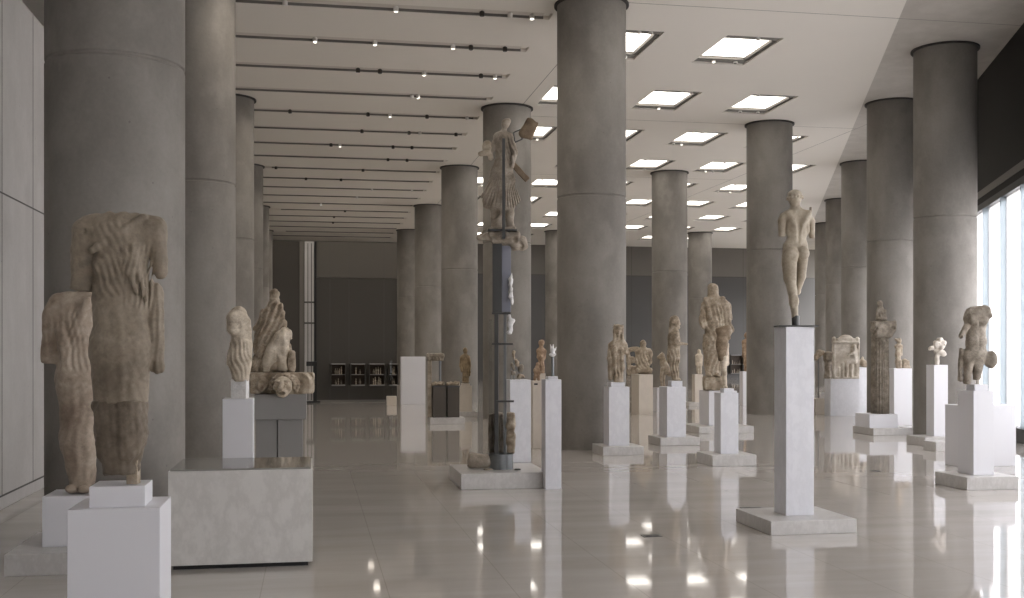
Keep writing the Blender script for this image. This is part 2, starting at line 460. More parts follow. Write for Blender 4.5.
# edge of the light ceiling runs parallel to the window wall
EDGE_P = Vector((7.39, 23.0, 0)); WD = Vector((.219, .9757, 0)).normalized(); WN = Vector((WD.y, -WD.x, 0))   # WN points outwards (right)
WIN_P = Vector((8.35, 18.2, 0))
SLOT_V = [17.0+1.93*k for k in range(-3, 19)]
PAN_U = [5.25+2.1*k for k in range(0, 7)]
PAN_V = [10.5] + [14.45+3.93*k for k in range(0, 10)]
def inside_edge(p, m): return (p-EDGE_P).dot(WN) < -m
panels = [(u, v) for v in PAN_V for u in PAN_U if inside_edge(hall(u, v), 1.15)]
def ceiling():
    holes = [(-4.2, 3.72, v-.17, v+.17, .06) for v in SLOT_V] + [(u-.5, u+.5, v-.9, v+.9, .13) for u, v in panels]
    us = sorted({U0, U1, *[h[0] for h in holes], *[h[1] for h in holes]})
    vs = sorted({V0, V1, *[h[2] for h in holes], *[h[3] for h in holes]})
    bm = bmesh.new(); cache = {}
    def vt(u, v, z):
        k = (round(u, 4), round(v, 4), round(z, 4))
        if k not in cache: cache[k] = bm.verts.new((u, v, z))
        return cache[k]
    for a, b in zip(us, us[1:]):
        for c, d in zip(vs, vs[1:]):
            mu, mv = (a+b)/2, (c+d)/2
            if any(h[0] < mu < h[1] and h[2] < mv < h[3] for h in holes): continue
            bm.faces.new((vt(a, c, ZC), vt(a, d, ZC), vt(b, d, ZC), vt(b, c, ZC)))
    bmesh.ops.dissolve_limit(bm, angle_limit=.01, verts=bm.verts, edges=bm.edges)
    for u0, u1, v0, v1, dz in holes:
        q = [(u0, v0), (u0, v1), (u1, v1), (u1, v0)]
        lo = [bm.verts.new((x, y, ZC)) for x, y in q]; hi = [bm.verts.new((x, y, ZC+dz)) for x, y in q]
        for i in range(4): bm.faces.new((lo[i], lo[(i+1) % 4], hi[(i+1) % 4], hi[i]))
        bm.faces.new(hi)
    R = Matrix.Rotation(-TH, 3, 'Z')
    bmesh.ops.bisect_plane(bm, geom=bm.verts[:]+bm.edges[:]+bm.faces[:], plane_co=R @ EDGE_P, plane_no=R @ WN, clear_outer=True)
    me = bpy.data.meshes.new('ceiling'); bm.to_mesh(me); bm.free()
    return tag(link_mesh('ceiling', me, M['ceil'], rz=TH), kind='structure')
ceiling()
# darker concrete strip of ceiling between the light ceiling and the windows
bm = bmesh.new()
def along(p, t, off=0, z=0): q = p+WD*t+WN*off; return Vector((q.x, q.y, z))
vs = [bm.verts.new(along(EDGE_P, -36, -.0, ZC+.0)), bm.verts.new(along(EDGE_P, 40, 0, ZC)), bm.verts.new(along(EDGE_P, 40, 3.2, ZC)), bm.verts.new(along(EDGE_P, -36, 3.2, ZC))]
f = bm.faces.new(vs); r = bmesh.ops.extrude_face_region(bm, geom=[f])
for v in [g for g in r['geom'] if isinstance(g, bmesh.types.BMVert)]: v.co.z += .3
tag(from_bm('ceiling', bm, M['ceilstrip']), kind='structure')
# fine shadow joints in the plaster
bm = bmesh.new()
for u in (4.45, 12.75):
    bm_box(bm, u-.006, u+.006, 6, 53, ZC-.002, ZC+.01)
for v in (16.1, 24.3, 32.3):
    bm_box(bm, 4.45, 12.75, v-.006, v+.006, ZC-.002, ZC+.01)
tag(from_bm('trim_1', bm, M['trackgrey'], rz=TH), kind='structure')

# left wall of pale concrete panels, with skirting groove, and the dark space behind it
LW = -2.85
lw = hall_slab('wall_left', LW-.35, LW, V0, 46, 0, 4.98, M['wallpanel'], .01)
bm = bmesh.new()
for v in [12.12-1.16*k for k in range(-28, 18)]:
    bm_box(bm, LW-.01, LW+.002, v-.006, v+.006, .13, 4.97)
bm_box(bm, LW-.01, LW+.002, V0, 46, .118, .136)
bm_box(bm, LW-.01, LW+.002, V0, 46, 2.95, 2.966)
tag(from_bm('trim_2', bm, M['groove'], rz=TH), kind='structure')
hall_slab('wall_outer', U0-.3, U0, V0, V1, 0, ZC+.3, M['darkwall'])
hall_slab('wall_back', U0, 10.0, V0-.3, V0, 0, ZC+.3, M['wallpanel'])  # unseen wall behind the camera, added to block frontal light
hall_slab('trim_3', -6.6, LW-.45, 12.6, 13.3, 5.2, ZC, M['darkwall_top'])

# far wall: grey cladding, taupe band above a joint, one low row of display cases seen at the right
hall_slab('wall_far', U0, U1, V1, V1+.25, 0, 5.25, M['farwall'])
hall_slab('wall_far', U0, U1, V1, V1+.25, 5.28, ZC+.2, M['farwall_top'])
bm = bmesh.new()
for u in range(-6, 26, 2): bm_box(bm, u-.008, u+.008, V1-.004, V1+.01, 0, ZC)
bm_box(bm, U0, U1, V1-.006, V1+.02, 5.25, 5.28)
tag(from_bm('trim_4', bm, M['darkwall'], rz=TH), kind='structure')

# dark bronze partition standing across the left aisle
PV = 32.1
pu = lambda px: u_at(px, PV)
PT = 4.6
hall_slab('wall_partition', pu(316.5), pu(397), PV, PV+.16, 0, 3.56, M['darkwall'])
hall_slab('wall_partition', pu(316.5), pu(397), PV, PV+.16, 3.575, PT, M['darkwall_top'])
hall_slab('wall_partition', pu(272.5), pu(299.5), PV, PV+.16, 0, PT, M['darkwall'])
bm = bmesh.new()
for px in (330, 349, 384): bm_box(bm, pu(px)-.006, pu(px)+.006, PV-.004, PV+.02, 0, PT-.03)
tag(from_bm('trim_5', bm, M['groove'], rz=TH), kind='structure')
hall_slab('trim_6', pu(299.5), pu(304.5), PV-.03, PV+.16, 0, PT, M['pilaster'], .01)
hall_slab('trim_7', pu(304.5), pu(314.2), PV-.06, PV+.16, 0, PT, M['wallpanel'], .01)
hall_slab('trim_8', pu(314.2), pu(316.5), PV-.08, PV+.16, 0, PT, M['black'])
bm = bmesh.new()
for y in (303, 323.5): 
    z = ray_z(y, 32.0); bm_box(bm, pu(304.5), pu(314.2), PV-.064, PV-.05, z-.025, z+.025)
bm_box(bm, pu(307.5), pu(308.3), PV-.064, PV-.05, .05, PT-.05); bm_box(bm, pu(311), pu(311.8), PV-.064, PV-.05, .05, PT-.05)
tag(from_bm('trim_9', bm, M['groove'], rz=TH), kind='structure')
hall_slab('baseboard_partition', pu(316.5), pu(397), PV-.02, PV, 0, .05, M['trackgrey'])

# window wall on the right: glass from a black kerb up to 4.16 m, frosted fins, black blind above
WROT = math.atan2(-WD.x, WD.y)
def win_box(name, t0, t1, o0, o1, z0, z1, mat, parent=None, bev=0.0):      # local y runs along the wall, local x outwards
    bm = bmesh.new(); bm_box(bm, o0, o1, t0, t1, z0, z1, bev)
    o = from_bm(name, bm, mat)
    if parent: o.parent = parent
    else: o.location = WIN_P; o.rotation_euler = (0, 0, WROT); o['kind'] = 'structure'
    return o
win_box('baseboard_right', -30, 38, -.06, .25, 0, .22, M['black'])
win_box('wall_right', -30, 38, .0, .12, 4.28, ZC+.2, M['blind'])
win_box('trim_10', -30, 38, -.03, .14, 4.16, 4.28, M['darksteel'])
win_box('trim_11', -30, 38, -.012, .0, 4.42, 4.55, M['trackgrey'])
for px in (1010.5, 1019):
    pass
PITCH = 1.53
first = None
for i, k in enumerate(range(-18, 23)):
    t0 = 1.04+k*PITCH
    if first is None:
        w = win_box('window_1', 0, PITCH, .05, .07, .22, 4.16, M['glass'])
        fin = win_box('window_frame', -.02, .02, -.05, .05, .22, 4.16, M['fin'], w)
        edge = win_box('window_frame', -.02, .02, .05, .13, .22, 4.16, M['steel'], w)
        first = (w, fin, edge); o = w
    else:
        o = first[0].copy(); o.name = 'window_%d' % (i+1); C.objects.link(o)
        for ch in first[1:]:
            c = ch.copy(); c.parent = o; C.objects.link(c)
    o.location = WIN_P+WD*t0

# ------------------------------------------------------------------ concrete columns
def column_mesh(r):
    bm = bmesh.new()
    zj = 3.8
    bm_lathe(bm, [(r, 0), (r, zj-.02), (r-.012, zj-.008), (r-.012, zj+.008), (r, zj+.02), (r, ZC-.03)], 72)
    me = bpy.data.meshes.new('concrete_column')
    bmesh.ops.recalc_face_normals(bm, faces=bm.faces); bm.to_mesh(me); bm.free()
    me.polygons.foreach_set('use_smooth', [True]*len(me.polygons)); me.set_sharp_from_angle(angle=math.radians(35))
    me.materials.append(M['concrete']); return me
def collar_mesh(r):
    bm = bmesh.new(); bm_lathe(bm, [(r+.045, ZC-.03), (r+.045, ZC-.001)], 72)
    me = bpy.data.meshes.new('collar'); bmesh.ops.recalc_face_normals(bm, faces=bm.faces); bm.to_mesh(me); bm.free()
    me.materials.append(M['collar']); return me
cm, km = column_mesh(.525), collar_mesh(.525)
cm1, km1 = column_mesh(.545), collar_mesh(.545)
COLS = [  # photograph column (px of the axis), depth of the axis, label
    (116, 9.04, 'massive concrete column at the far left, behind the two big headless statues', 1),
    (197, 15.4, 'concrete column directly right of the massive front left column, behind the small torso', 0),
    (228.5, 23.1, 'slim-looking concrete column of the left row, third from the camera, above the small torso', 0),
    (244.4, 31.5, 'concrete column of the left row, fourth from the camera, left of the seated figure group', 0),
    (254.5, 40.4, 'concrete column of the left row, fifth from the camera, a narrow strip of it showing', 0),
    (260.5, 48.5, 'last and narrowest concrete column of the left row, next to the dark partition', 0),
    (591.5, 16.8, 'thick concrete column in the middle, reaching out of the top of the photo', 0),
    (507, 24.0, 'concrete column right behind the tall post with the winged statue', 0),
    (459.5, 31.8, 'concrete column left of the winged statue, behind the small bronze-coloured figure', 0),
    (429, 40.2, 'concrete column left of the one behind the bronze-coloured figure, half hidden by it', 0),
    (409, 48.4, 'farthest concrete column of the middle row, above the white upright panel', 0),
    (769.4, 25.7, 'wide concrete column behind the nude male statue on the tall plinth', 0),
    (669.5, 32.7, 'concrete column behind the figure in profile that holds out its forearm', 0),
    (700, 49.5, 'distant concrete column behind the large cloaked statue', 0),
    (557, 48.8, 'distant concrete column, sliver seen just left of the thick middle column', 0),
    (945, 19.3, 'nearest concrete column of the right row, beside the bright window, out of the top', 0),
    (892.5, 23.5, 'concrete column of the right row, second from the camera, behind the fluted column', 0),
    (860.6, 31.0, 'concrete column of the right row, third from the camera, behind the arched relief', 0),
    (841, 38.6, 'concrete column of the right row, fourth from the camera, left of the arched relief', 0),
    (828, 45.8, 'farthest concrete column of the right row, right of the nude male statue', 0)]
for px, Y, lab, big in COLS:
    o = bpy.data.objects.new('concrete_column', cm1 if big else cm); C.objects.link(o)
    o.location = (ray_x(px, Y), Y, 0); o.rotation_euler = (0, 0, random.uniform(0, 6))
    tag(o, lab, 'column', 'round concrete columns of the hall', 'thing')
    k = bpy.data.objects.new('collar', km1 if big else km); C.objects.link(k); k.parent = o
    tag(k, 'dark shadow gap collar under the ceiling')

# ------------------------------------------------------------------ recessed ceiling lights (each: diffuser, two spot trays, spots)
def me_box(name, dims, mat, bev=0.0):
    bm = bmesh.new(); bm_box(bm, *dims, bev); me = bpy.data.meshes.new(name); bm.to_mesh(me); bm.free(); me.materials.append(mat); return me
dm = me_box('diffuser', (-.49, .40, -.6, .6, .07, .09), M['panel'])
gm = me_box('shadow_gap', (.41, .495, -.62, .62, .02, .06), M['gapdark'])
tm = me_box('spot_tray', (-.49, .49, -.12, .12, .03, .06), M['trackgrey'])
bm = bmesh.new(); bm_lathe(bm, [(.035, .05), (.04, .056), (.04, .08), (.03, .085)], 14); sm = bpy.data.meshes.new('spotlight'); bm.to_mesh(sm); bm.free(); sm.materials.append(M['spot'])
bm = bmesh.new(); bm_lathe(bm, [(.026, .046), (.026, .051)], 12); lm = bpy.data.meshes.new('lens'); bm.to_mesh(lm); bm.free(); lm.materials.append(M['spotlens'])
lm_dark = lm.copy(); lm_dark.materials[0] = M['spotdark']
def child(name, me, parent, loc, lab=None):
    o = bpy.data.objects.new(name, me); C.objects.link(o); o.parent = parent; o.location = loc
    if lab: o['label'] = lab
    return o
rows = sorted({v for u, v in panels})
for u, v in panels:
    r = rows.index(v); inrow = sorted([a for a, b in panels if b == v], reverse=True); q = inrow.index(u)
    o = empty('ceiling_light', hall(u, v, ZC), TH)
    child('diffuser', dm, o, (0, 0, 0), 'glowing white diffuser')
    child('spot_tray', tm, o, (0, -.76, 0)); child('spot_tray', tm, o, (0, .76, 0)); child('shadow_gap', gm, o, (0, 0, 0))
    if r < 8:
        for s in (-.76, .76):
            for du in random.sample([-.34, -.12, .1, .3], random.choice((1, 2, 2, 3))):
                p = child('spotlight', sm, o, (du, s, -.055))
                child('lens', lm if random.random() < .5 else lm_dark, p, (0, 0, 0))
    if r < 2: lab = 'square ceiling light panel nearest the camera, outside the frame, %s from the right ceiling edge' % ORD[q]
    else: lab = 'square ceiling light panel, %s row from the top of the photo, %s from the right' % (ORD[r-2], ORD[q])
    tag(o, lab, 'ceiling light', 'recessed light panels in the ceiling')

# small spotlights hanging in the long ceiling slots
hd = bpy.data.meshes.new('spotlight')
bm = bmesh.new(); bm_lathe(bm, [(.034, -.02), (.04, -.012), (.04, .05), (.02, .065)], 12); bm_lathe(bm, [(.014, .06), (.014, .07)], 8)
bm.to_mesh(hd); bm.free(); hd.materials.append(M['spot'])
hd_dark = hd.copy(); hd_dark.materials[0] = M['spotdark']
l2 = bpy.data.meshes.new('lens'); bm = bmesh.new(); bm_lathe(bm, [(.028, -.025), (.028, -.018)], 12); bm.to_mesh(l2); bm.free(); l2.materials.append(M['spotlens'])
SPX = {3: [285, 396, 482, 510, 532], 4: [315, 375, 453, 471, 505], 5: [358, 380, 424, 481, 495], 6: [412, 418], 7: [290, 368, 390, 427, 467],
       8: [362, 409, 420, 456], 9: [331, 340, 393, 412], 10: [388, 407], 11: [276, 363], 12: [306, 341], 13: [372, 412], 14: [357], 15: [321], 16: [345], 17: [334], 18: [333]}
tracks = 0
for k, v in enumerate(SLOT_V):
    if k < 3: continue
    o = empty('light_track', hall(0, v, ZC), TH)
    tag(o, 'long narrow light track recessed in the ceiling, %s slot from the top of the photo' % ORD[k-3], 'light track', 'light tracks in the ceiling slots')
    ua = -1.15 if any(abs(v-(-ray_x(q[0], q[1])*ST+q[1]*CT)) < .85 for q in COLS[:6]) else -2.6
    child('rail', me_box('rail', (ua, 3.6, -.1, .1, .03, .055), M['railpale']), o, (0, 0, 0))
    child('edge_strip', me_box('edge_strip', (ua, 3.62, .14, .152, .0, .055), M['trackgrey']), o, (0, 0, 0))
    for n, px in enumerate(sorted(SPX.get(k, []))):
        dark = random.random() < .5
        s = child('spotlight', hd_dark if dark else hd, o, (u_at(px, v), 0, -.035), 'small %s spotlight' % ('dark' if dark else 'white'))
        s.rotation_euler = (random.uniform(-.2, .2), 0, 0)
        if not dark and random.random() < .5: child('lens', l2, s, (0, 0, 0), 'lit lens')

# wide soft lamps in some of the track and panel spot fixtures
def lamp(u, v, power):
    ld = bpy.data.lights.new('spot_lamp', 'SPOT'); ld.energy = power; ld.color = (1, .9, .78); ld.spot_size = math.radians(165); ld.spot_blend = 1.0; ld.shadow_soft_size = .12
    o = bpy.data.objects.new('spot_lamp', ld); C.objects.link(o); o.location = hall(u, v, ZC-.05)
for v in SLOT_V[2::2]:
    for u in (-.4, 2.2): lamp(u, v, LAMP_L)
for v in PAN_V[1:9]:
    for u in (6.3, 8.4, 10.5):
        if inside_edge(hall(u, v), 1.2): lamp(u, v, LAMP_R)

# flat metal grilles let into the floor
def vent(x0, x1, y, lab, d=.1):
    Y = floor_depth(y); w = (x1-x0)*Y/F
    o = empty('floor_grille', (ray_x((x0+x1)/2, Y), Y, 0), TH)
    box('frame', -w/2, w/2, -d/2, d/2, .0005, .004, M['darksteel'], o, bev=0)
    bm = bmesh.new()
    n = 8
    for i in range(n): 
        x = -w/2+.02+(w-.04)*(i+.5)/n
        bm_box(bm, x-.008, x+.008, -d/2+.015, d/2-.015, .004, .006)
    from_bm('slats', bm, M['black'], o)
    tag(o, lab, 'floor grille', 'grilles in the floor')
vent(271, 291, 560.5, 'small dark grille in the floor at the foot of the big grey block')
vent(642, 661, 536, 'small dark grille in the open floor left of the nude statue plinth')
vent(871, 880, 471, 'small dark grille in the floor between fluted column and right torso')
vent(741, 764, 508, 'small dark grille in the floor behind the base of the nude statue')
# ------------------------------------------------------------------ pedestals
U3 = Vector((CT, ST, 0)); V3 = Vector((-ST, CT, 0))
def corner(px, Y): return Vector((ray_x(px, Y), Y, 0))
def width_to(P, xr, rot=TH):
    c, s = math.cos(rot), math.sin(rot); k = (xr-512)/F
    return (k*P.y-P.x)/(c-k*s)
def pedestal(label, shaft, top, slab=None, cap=None, depth=None, mat='white', slabmat='slab', capmat=None, Y=None, group='statue pedestals', cat='pedestal', name='pedestal'):
    """shaft=(front left px, front right px); slab=(front left px, bottom y, front right px, thickness px); cap=(left px, right px, top y)"""
    if slab:
        sx, sy, sr, st = slab
        Ys = floor_depth(sy); P = corner(sx, Ys); ws = width_to(P, sr); hs = st*Ys/F
        Yf = Ys+.2
        for _ in range(4):
            w = (shaft[1]-shaft[0])*Yf/F/CT; d = depth or w
            off = max((ws-d)/2, .02); lat = (ws-w)/2
            Q = P+U3*lat+V3*off
            # honour the measured left edge of the shaft
            k = (shaft[0]-512)/F; lat += (k*Q.y-Q.x)/(CT-k*ST)
            Q = P+U3*lat+V3*off; Yf = Q.y
        cen = P+U3*ws/2+V3*ws/2
    else:
        Yf = Y; Q = corner(shaft[0], Yf); w = width_to(Q, shaft[1]); d = depth or w; hs = 0; cen = Q+U3*w/2+V3*d/2
    w = width_to(Q, shaft[1]); ht = ray_z(top, Yf)
    o = empty(name, (cen.x, cen.y, 0), TH)
    def loc(p): q = p-cen; return q.dot(U3), q.dot(V3)
    if slab:
        a, b = loc(P); box('base_slab', a, a+ws, b, b+ws, 0, hs, M[slabmat], o, bev=.006)
    a, b = loc(Q); box('shaft', a, a+w, b, b+d, hs, ht, M[mat], o, bev=.005)
    info = dict(o=o, Y=Yf+d/2, Yf=Yf, w=w, d=d, top=ht, c=Q+U3*w/2+V3*d/2)
    if cap:
        Yc = Yf+.15*d; ca = corner(cap[0], Yc); wc = width_to(ca, cap[1]); dc = min(wc, d*.8)
        zc = ray_z(cap[2], Yc); a, b = loc(ca)
        box('cap_block', a, a+wc, b, b+dc, ht, zc, M[capmat or mat], o, bev=.004)
        info['top'] = zc; info['Y'] = Yc+dc/2
    tag(o, label, cat, group); TOPS[round(info['Y'], 5)] = info['top']
    return info

# --- far left pair
p1 = pedestal('big white two-tier pedestal at the bottom left under the large brown headless statue', (67, 160), 510, cap=(89, 145, 487), Y=5.9, mat='white')
p2 = pedestal('white pedestal with a wide base slab at the far left, under the pinkish headless statue', (42, 112), 497, slab=(4, 577, 150, 22), mat='white', depth=.42)
# --- grey block with polished top
Yb = 7.42; Pb = corner(168, Yb); wb = width_to(Pb, 312.5)
ob = empty('display_block', (Pb.x, Pb.y, 0), TH)
hb = ray_z(470, Yb)
box('plinth_foot', .03, wb-.03, .03, .75, 0, .03, M['black'], ob, bev=0)
box('body', 0, wb, 0, .78, .03, hb-.012, M['block'], ob, bev=.004)
box('top_plate', .012, wb-.012, .012, .768, hb-.012, hb, M['blocktop'], ob, bev=.002)
tag(ob, 'wide low grey stone block with a polished dark top, left foreground', 'display block')
# --- small torso, lion head group
p4 = pedestal('slim white pedestal standing behind the big grey block, under the small torso', (222.5, 253), 399, Y=10.6, depth=.26)
P5 = corner(254, 12.6); w5 = width_to(P5, 306.5)
o5 = empty('pedestal', (P5.x, P5.y, 0), TH)
h5 = ray_z(394.5, 12.6); h5b = ray_z(420, 12.6)
box('top_slab', 0, w5, 0, .62, h5b, h5, M['greyplinth'], o5)
box('shaft', .02, w5*.43, .04, .6, 0, h5b, M['greyplinth'], o5); box('shaft', w5*.43+.012, w5*.93, .04, .6, 0, h5b, M['greyplinth'], o5)
tag(o5, 'wide grey pedestal with overhanging top under the seated figure and lion head', 'pedestal', 'statue pedestals')
# --- post monument base
Pn = corner(461, floor_depth(490)); wn = width_to(Pn, 549.5); hn = 16*floor_depth(490)/F
on = empty('base_slab', (Pn.x, Pn.y, 0), TH)
box('slab', 0, wn, 0, .98, 0, hn, M['slab'], on, bev=.008)
tag(on, 'low wide marble slab carrying the tall steel post with the winged statue', 'base slab')
# --- the others, left to right
pB = pedestal('narrow pale marble pillar standing right against the winged statue base slab', (545.3, 561.5), 379.5, cap=(548, 558, 376.5), Y=11.75, depth=.2, mat='whitecool')
pC = pedestal('white marble pedestal behind the steel post, under thin-rod fragments', (510, 531), 380, Y=14.6, mat='whitecool', depth=.3)
pD = pedestal('narrow beige pedestal with a small dark label between steel post and pillar', (532.8, 542), 381, Y=16.6, mat='beigeplinth', depth=.25)
pD2 = pedestal('small-topped beige pedestal just behind the narrow labelled one', (536.5, 545.5), 373.5, Y=19.2, mat='beigeplinth', depth=.25)
box('label_plate', .05, .105, -.004, .0, pD['top']-.06, pD['top']-.035, M['black'], pD['o'], loc=(-pD['w']/2-.03, -pD['d']/2, 0), bev=0)
pA = pedestal('white pedestal with small cap, under the front-facing draped woman by the middle column', (609, 629.5), 387, slab=(603, 456, 644, 9), cap=(611, 625, 382.5), mat='whitecool')
pT = pedestal('broad beige pedestal behind the draped woman, under the seated torso', (639, 653), 374.5, Y=25.2, mat='beigeplinth', depth=.62)
pR = pedestal('low brown-sided pedestal tucked behind the draped woman, under a carved fragment', (626.5, 637.5), 376, Y=27.2, mat='shade_stone', depth=.3)
pH = pedestal('low white pedestal under the small horse', (657, 667.5), 388, Y=26.6, depth=.35)
pF = pedestal('white marble pedestal with cap and base slab under the figure holding out a forearm', (667, 686), 387, slab=(660.5, 446, 700, 8), cap=(671.5, 682.5, 381), mat='whitecool', depth=.4)
pG = pedestal('pedestal with base slab under the large cloaked statue', (709, 737), 391, slab=(699, 434, 754, 7), mat='white')
pJ = pedestal('white pedestal with cap in front of the large cloaked statue', (720.7, 738.6), 393, slab=(712.6, 466.5, 756.5, 11), cap=(724, 734, 388.5), mat='whitecool')
pS = pedestal('slim pale pedestal left of the large cloaked statue, under a small figure', (694.8, 703), 374.5, slab=(689, 406, 706, 3.5), mat='beigeplinth')
pW = pedestal('thin white pedestal almost hidden behind the wide column, right of the cloaked statue', (743, 750.5), 371.5, Y=29.5, mat='white', depth=.25)
pK = pedestal('tall grey marble pillar pedestal with square base slab under the nude male statue', (786, 814), 326.8, slab=(771, 535.5, 857, 14), mat='whitecool')
pM = pedestal('wide white marble pedestal under the arched relief', (830.5, 860), 379, Y=24.8, mat='whitecool', depth=.3)
pM2 = pedestal('white marble pedestal right beside the arched relief, under a small fragment', (858.5, 868), 367.5, Y=25.4, mat='whitecool', depth=.3)
pM3 = pedestal('low beige pedestal left of the arched relief, under broken pieces', (816, 830), 398.5, Y=25.3, mat='beigeplinth', depth=.4)
pQ = pedestal('square white block on a wide marble slab under the fluted column', (869.5, 898), 414.5, slab=(873.5, 435.5, 913, 7), mat='white', depth=.52)
pQ2 = pedestal('white pedestal behind the fluted column, under the slim figurine', (894, 912), 368.5, Y=21.8, mat='white', depth=.5)
pX = pedestal('white pedestal with base slab under the pale knotted head fragment', (934, 948), 365, slab=(925, 446.5, 957, 9), mat='white')
Px = corner(936, 16.1); ox = empty('base_slab', (Px.x, Px.y, 0), TH)
box('slab', 0, .3, 0, .35, 0, .14, M['slab'], ox, bev=.006); tag(ox, 'low marble slab between the white pedestals at the right', 'base slab')
pY = pedestal('wide empty white pedestal behind the male torso at the right edge', (961, 1016), 405.5, Y=14.0, mat='white', depth=.36)
pZ = pedestal('white pedestal with cap and base slab under the large male torso, right foreground', (973.5, 994), 391, slab=(967, 490.5, 1019, 13), cap=(974.7, 988, 384.5), mat='white', depth=.3)

# --- left middle ground: upright panel, dark plinths, small stand
pp = pedestal('plain upright white panel block in the left middle distance', (401, 425.5), 356.7, Y=30.0, mat='white', depth=.35, cat='panel', name='upright_panel')
Pk = corner(430, floor_depth(424.5)); wk = width_to(Pk, 465)
ok = empty('base_slab', (Pk.x, Pk.y, 0), TH)
hk = 6.5*floor_depth(424.5)/F
box('slab', 0, wk, 0, .6, 0, hk, M['slab'], ok, bev=.006); tag(ok, 'flat stone slab under the dark plinths in the left middle distance', 'base slab')
def on_slab(px0, px1, y1, y0, mat, label, dy=.1, d=.35, cat='plinth'):
    Yq = Pk.y+dy; a = corner(px0, Yq); w_ = width_to(a, px1); o = empty('plinth', (a.x, a.y, hk), TH)
    z1 = ray_z(y1, Yq)
    box('body', 0, w_, 0, d, 0, z1-hk-.025, M[mat], o); box('top_plate', -.008, w_+.008, -.008, d+.008, z1-hk-.025, z1-hk, M['darksteel'], o, bev=.002)
    tag(o, label, cat, 'dark plinths'); return (a, w_, z1, Yq)
k1 = on_slab(433, 446, 386, 418, 'darkplinth', 'left dark grey plinth below the broken temple corner piece')
k2 = on_slab(447.8, 459.5, 386, 418, 'darkplinth', 'right dark grey plinth beside the bronze-coloured figure', dy=.14)
pBz = pedestal('pale pedestal with base slab under the small bronze-coloured figure', (460.5, 472), 386, slab=(458.5, 417, 477.5, 5), cap=(462, 470, 383.5), mat='beigeplinth')
ost = empty('rope_stand', corner(391.5, 29.6)+Vector((0, 0, 0)), TH)
box('base_block', -.13, .13, -.13, .13, 0, .25, M['beigeplinth'], ost, bev=.01); rod('glass_pole', (0, 0, .25), (0, 0, ray_z(360, 29.6)), .018, M['vitrine'], ost)
tag(ost, 'small pale cube with a thin upright pole in front of the dark partition', 'stand')
# black rail stand beside the pale strip of the partition
Yr = 31.0; ors = empty('black_stand', (ray_x(315, Yr), Yr, 0), TH)
box('post', -.05, .05, -.05, .05, .05, ray_z(366, Yr), M['black'], ors); box('foot_plate', -.26, .14, -.12, .12, 0, .05, M['black'], ors)
box('top_box', -.24, .06, -.08, .08, ray_z(366, Yr), ray_z(361.5, Yr), M['black'], ors)
tag(ors, 'thin black metal post with a flat foot at the pale strip of the partition', 'post')

# --- display cases in the dark partition and in the far wall, with their small pots
pot = bpy.data.meshes.new('clay_pot'); bm = bmesh.new()
bm_lathe(bm, [(.02, 0), (.05, .03), (.062, .08), (.045, .13), (.02, .155), (.02, .19), (.035, .2)], 14); bm.to_mesh(pot); bm.free()
pot.polygons.foreach_set('use_smooth', [True]*len(pot.polygons)); pot.materials.append(M['shade_stone'])
pot2 = bpy.data.meshes.new('figurine'); bm = bmesh.new()
bm_lathe(bm, [(.04, 0), (.035, .03), (.028, .1), (.042, .15), (.02, .18), (.03, .21), (.022, .25), (.004, .265)], 12); bm.to_mesh(pot2); bm.free()
pot2.polygons.foreach_set('use_smooth', [True]*len(pot2.polygons)); pot2.materials.append(M['marble_pale'])
M['casein'] = paint('case_interior', (.075, .055, .042, 1), .6)
def case(px0, px1, y0, y1, v, lab, potlab, npots, grp):
    k = ((px0+px1)/2-512)/F
    u0, u1 = u_at(px0, v), u_at(px1, v); c = hall((u0+u1)/2, v); Yc = c.y; w_ = u1-u0
    z1, z0 = ray_z(y0, Yc), ray_z(y1, Yc); d = .3
    o = empty('display_case', (c.x, c.y, z0), TH); H = z1-z0
    box('back_panel', -w_/2, w_/2, -.012, -.002, 0, H, M['casein'], o, bev=0)
    fr = M['greyplinth']
    for nm, q in (('frame_side', (-w_/2-.02, -w_/2, -d, -.002, -.02, H+.02)), ('frame_side', (w_/2, w_/2+.02, -d, -.002, -.02, H+.02)),
                  ('frame_top', (-w_/2, w_/2, -d, -.002, H, H+.03)), ('frame_bottom', (-w_/2, w_/2, -d, -.002, -.03, 0))):
        box(nm, *q, fr if nm in ('frame_top', 'frame_bottom') else M['darkwall'], o, bev=0)
    box('shelf', -w_/2, w_/2, -d+.02, -.013, H*.5-.008, H*.5+.008, M['greyplinth'], o, bev=0)
    tag(o, lab, 'display case', grp)
    i = 0
    for lv, nn in ((0, npots[1]), (H*.5+.008, npots[0])):
        for q in range(nn):
            x = (-w_/2+.08)+(w_-.16)*(q+.5)/nn
            t_ = random.random() < .5
            s = bpy.data.objects.new('clay_pot' if t_ else 'figurine', pot if t_ else pot2); C.objects.link(s)
            hs_ = random.uniform(.8, 1.1); s.scale = (hs_*.52, hs_*.52, hs_*.78)
            s.location = hall((u0+u1)/2, v)+U3*x+V3*(-.16)+Vector((0, 0, z0+lv+.0005))
            tag(s, '%s standing on the %s shelf of %s' % ('small brownish pot' if t_ else 'small greyish figurine', 'lower' if lv == 0 else 'upper', potlab), 'pot' if t_ else 'figurine', 'small finds: %s of %s' % ('lower shelf' if lv == 0 else 'upper shelf', potlab))
for i, (a, b, np_) in enumerate(((331.5, 345, (4, 3)), (351, 364.5, (2, 2)), (369.5, 384, (4, 5)), (388.5, 397, (2, 2)))):
    w_ = ('leftmost', 'second', 'third', 'rightmost')[i]
    case(a, b, 364.5, 384.5, PV-.001, '%s dark display case in the partition, counted from the left' % w_, 'the %s case' % w_, np_, 'display cases in the partition')
case(729, 741, 355.5, 373, V1-.01, 'dark display case in the far wall, right of the cloaked statue', 'the far wall case', (5, 5), 'display case in the far wall')

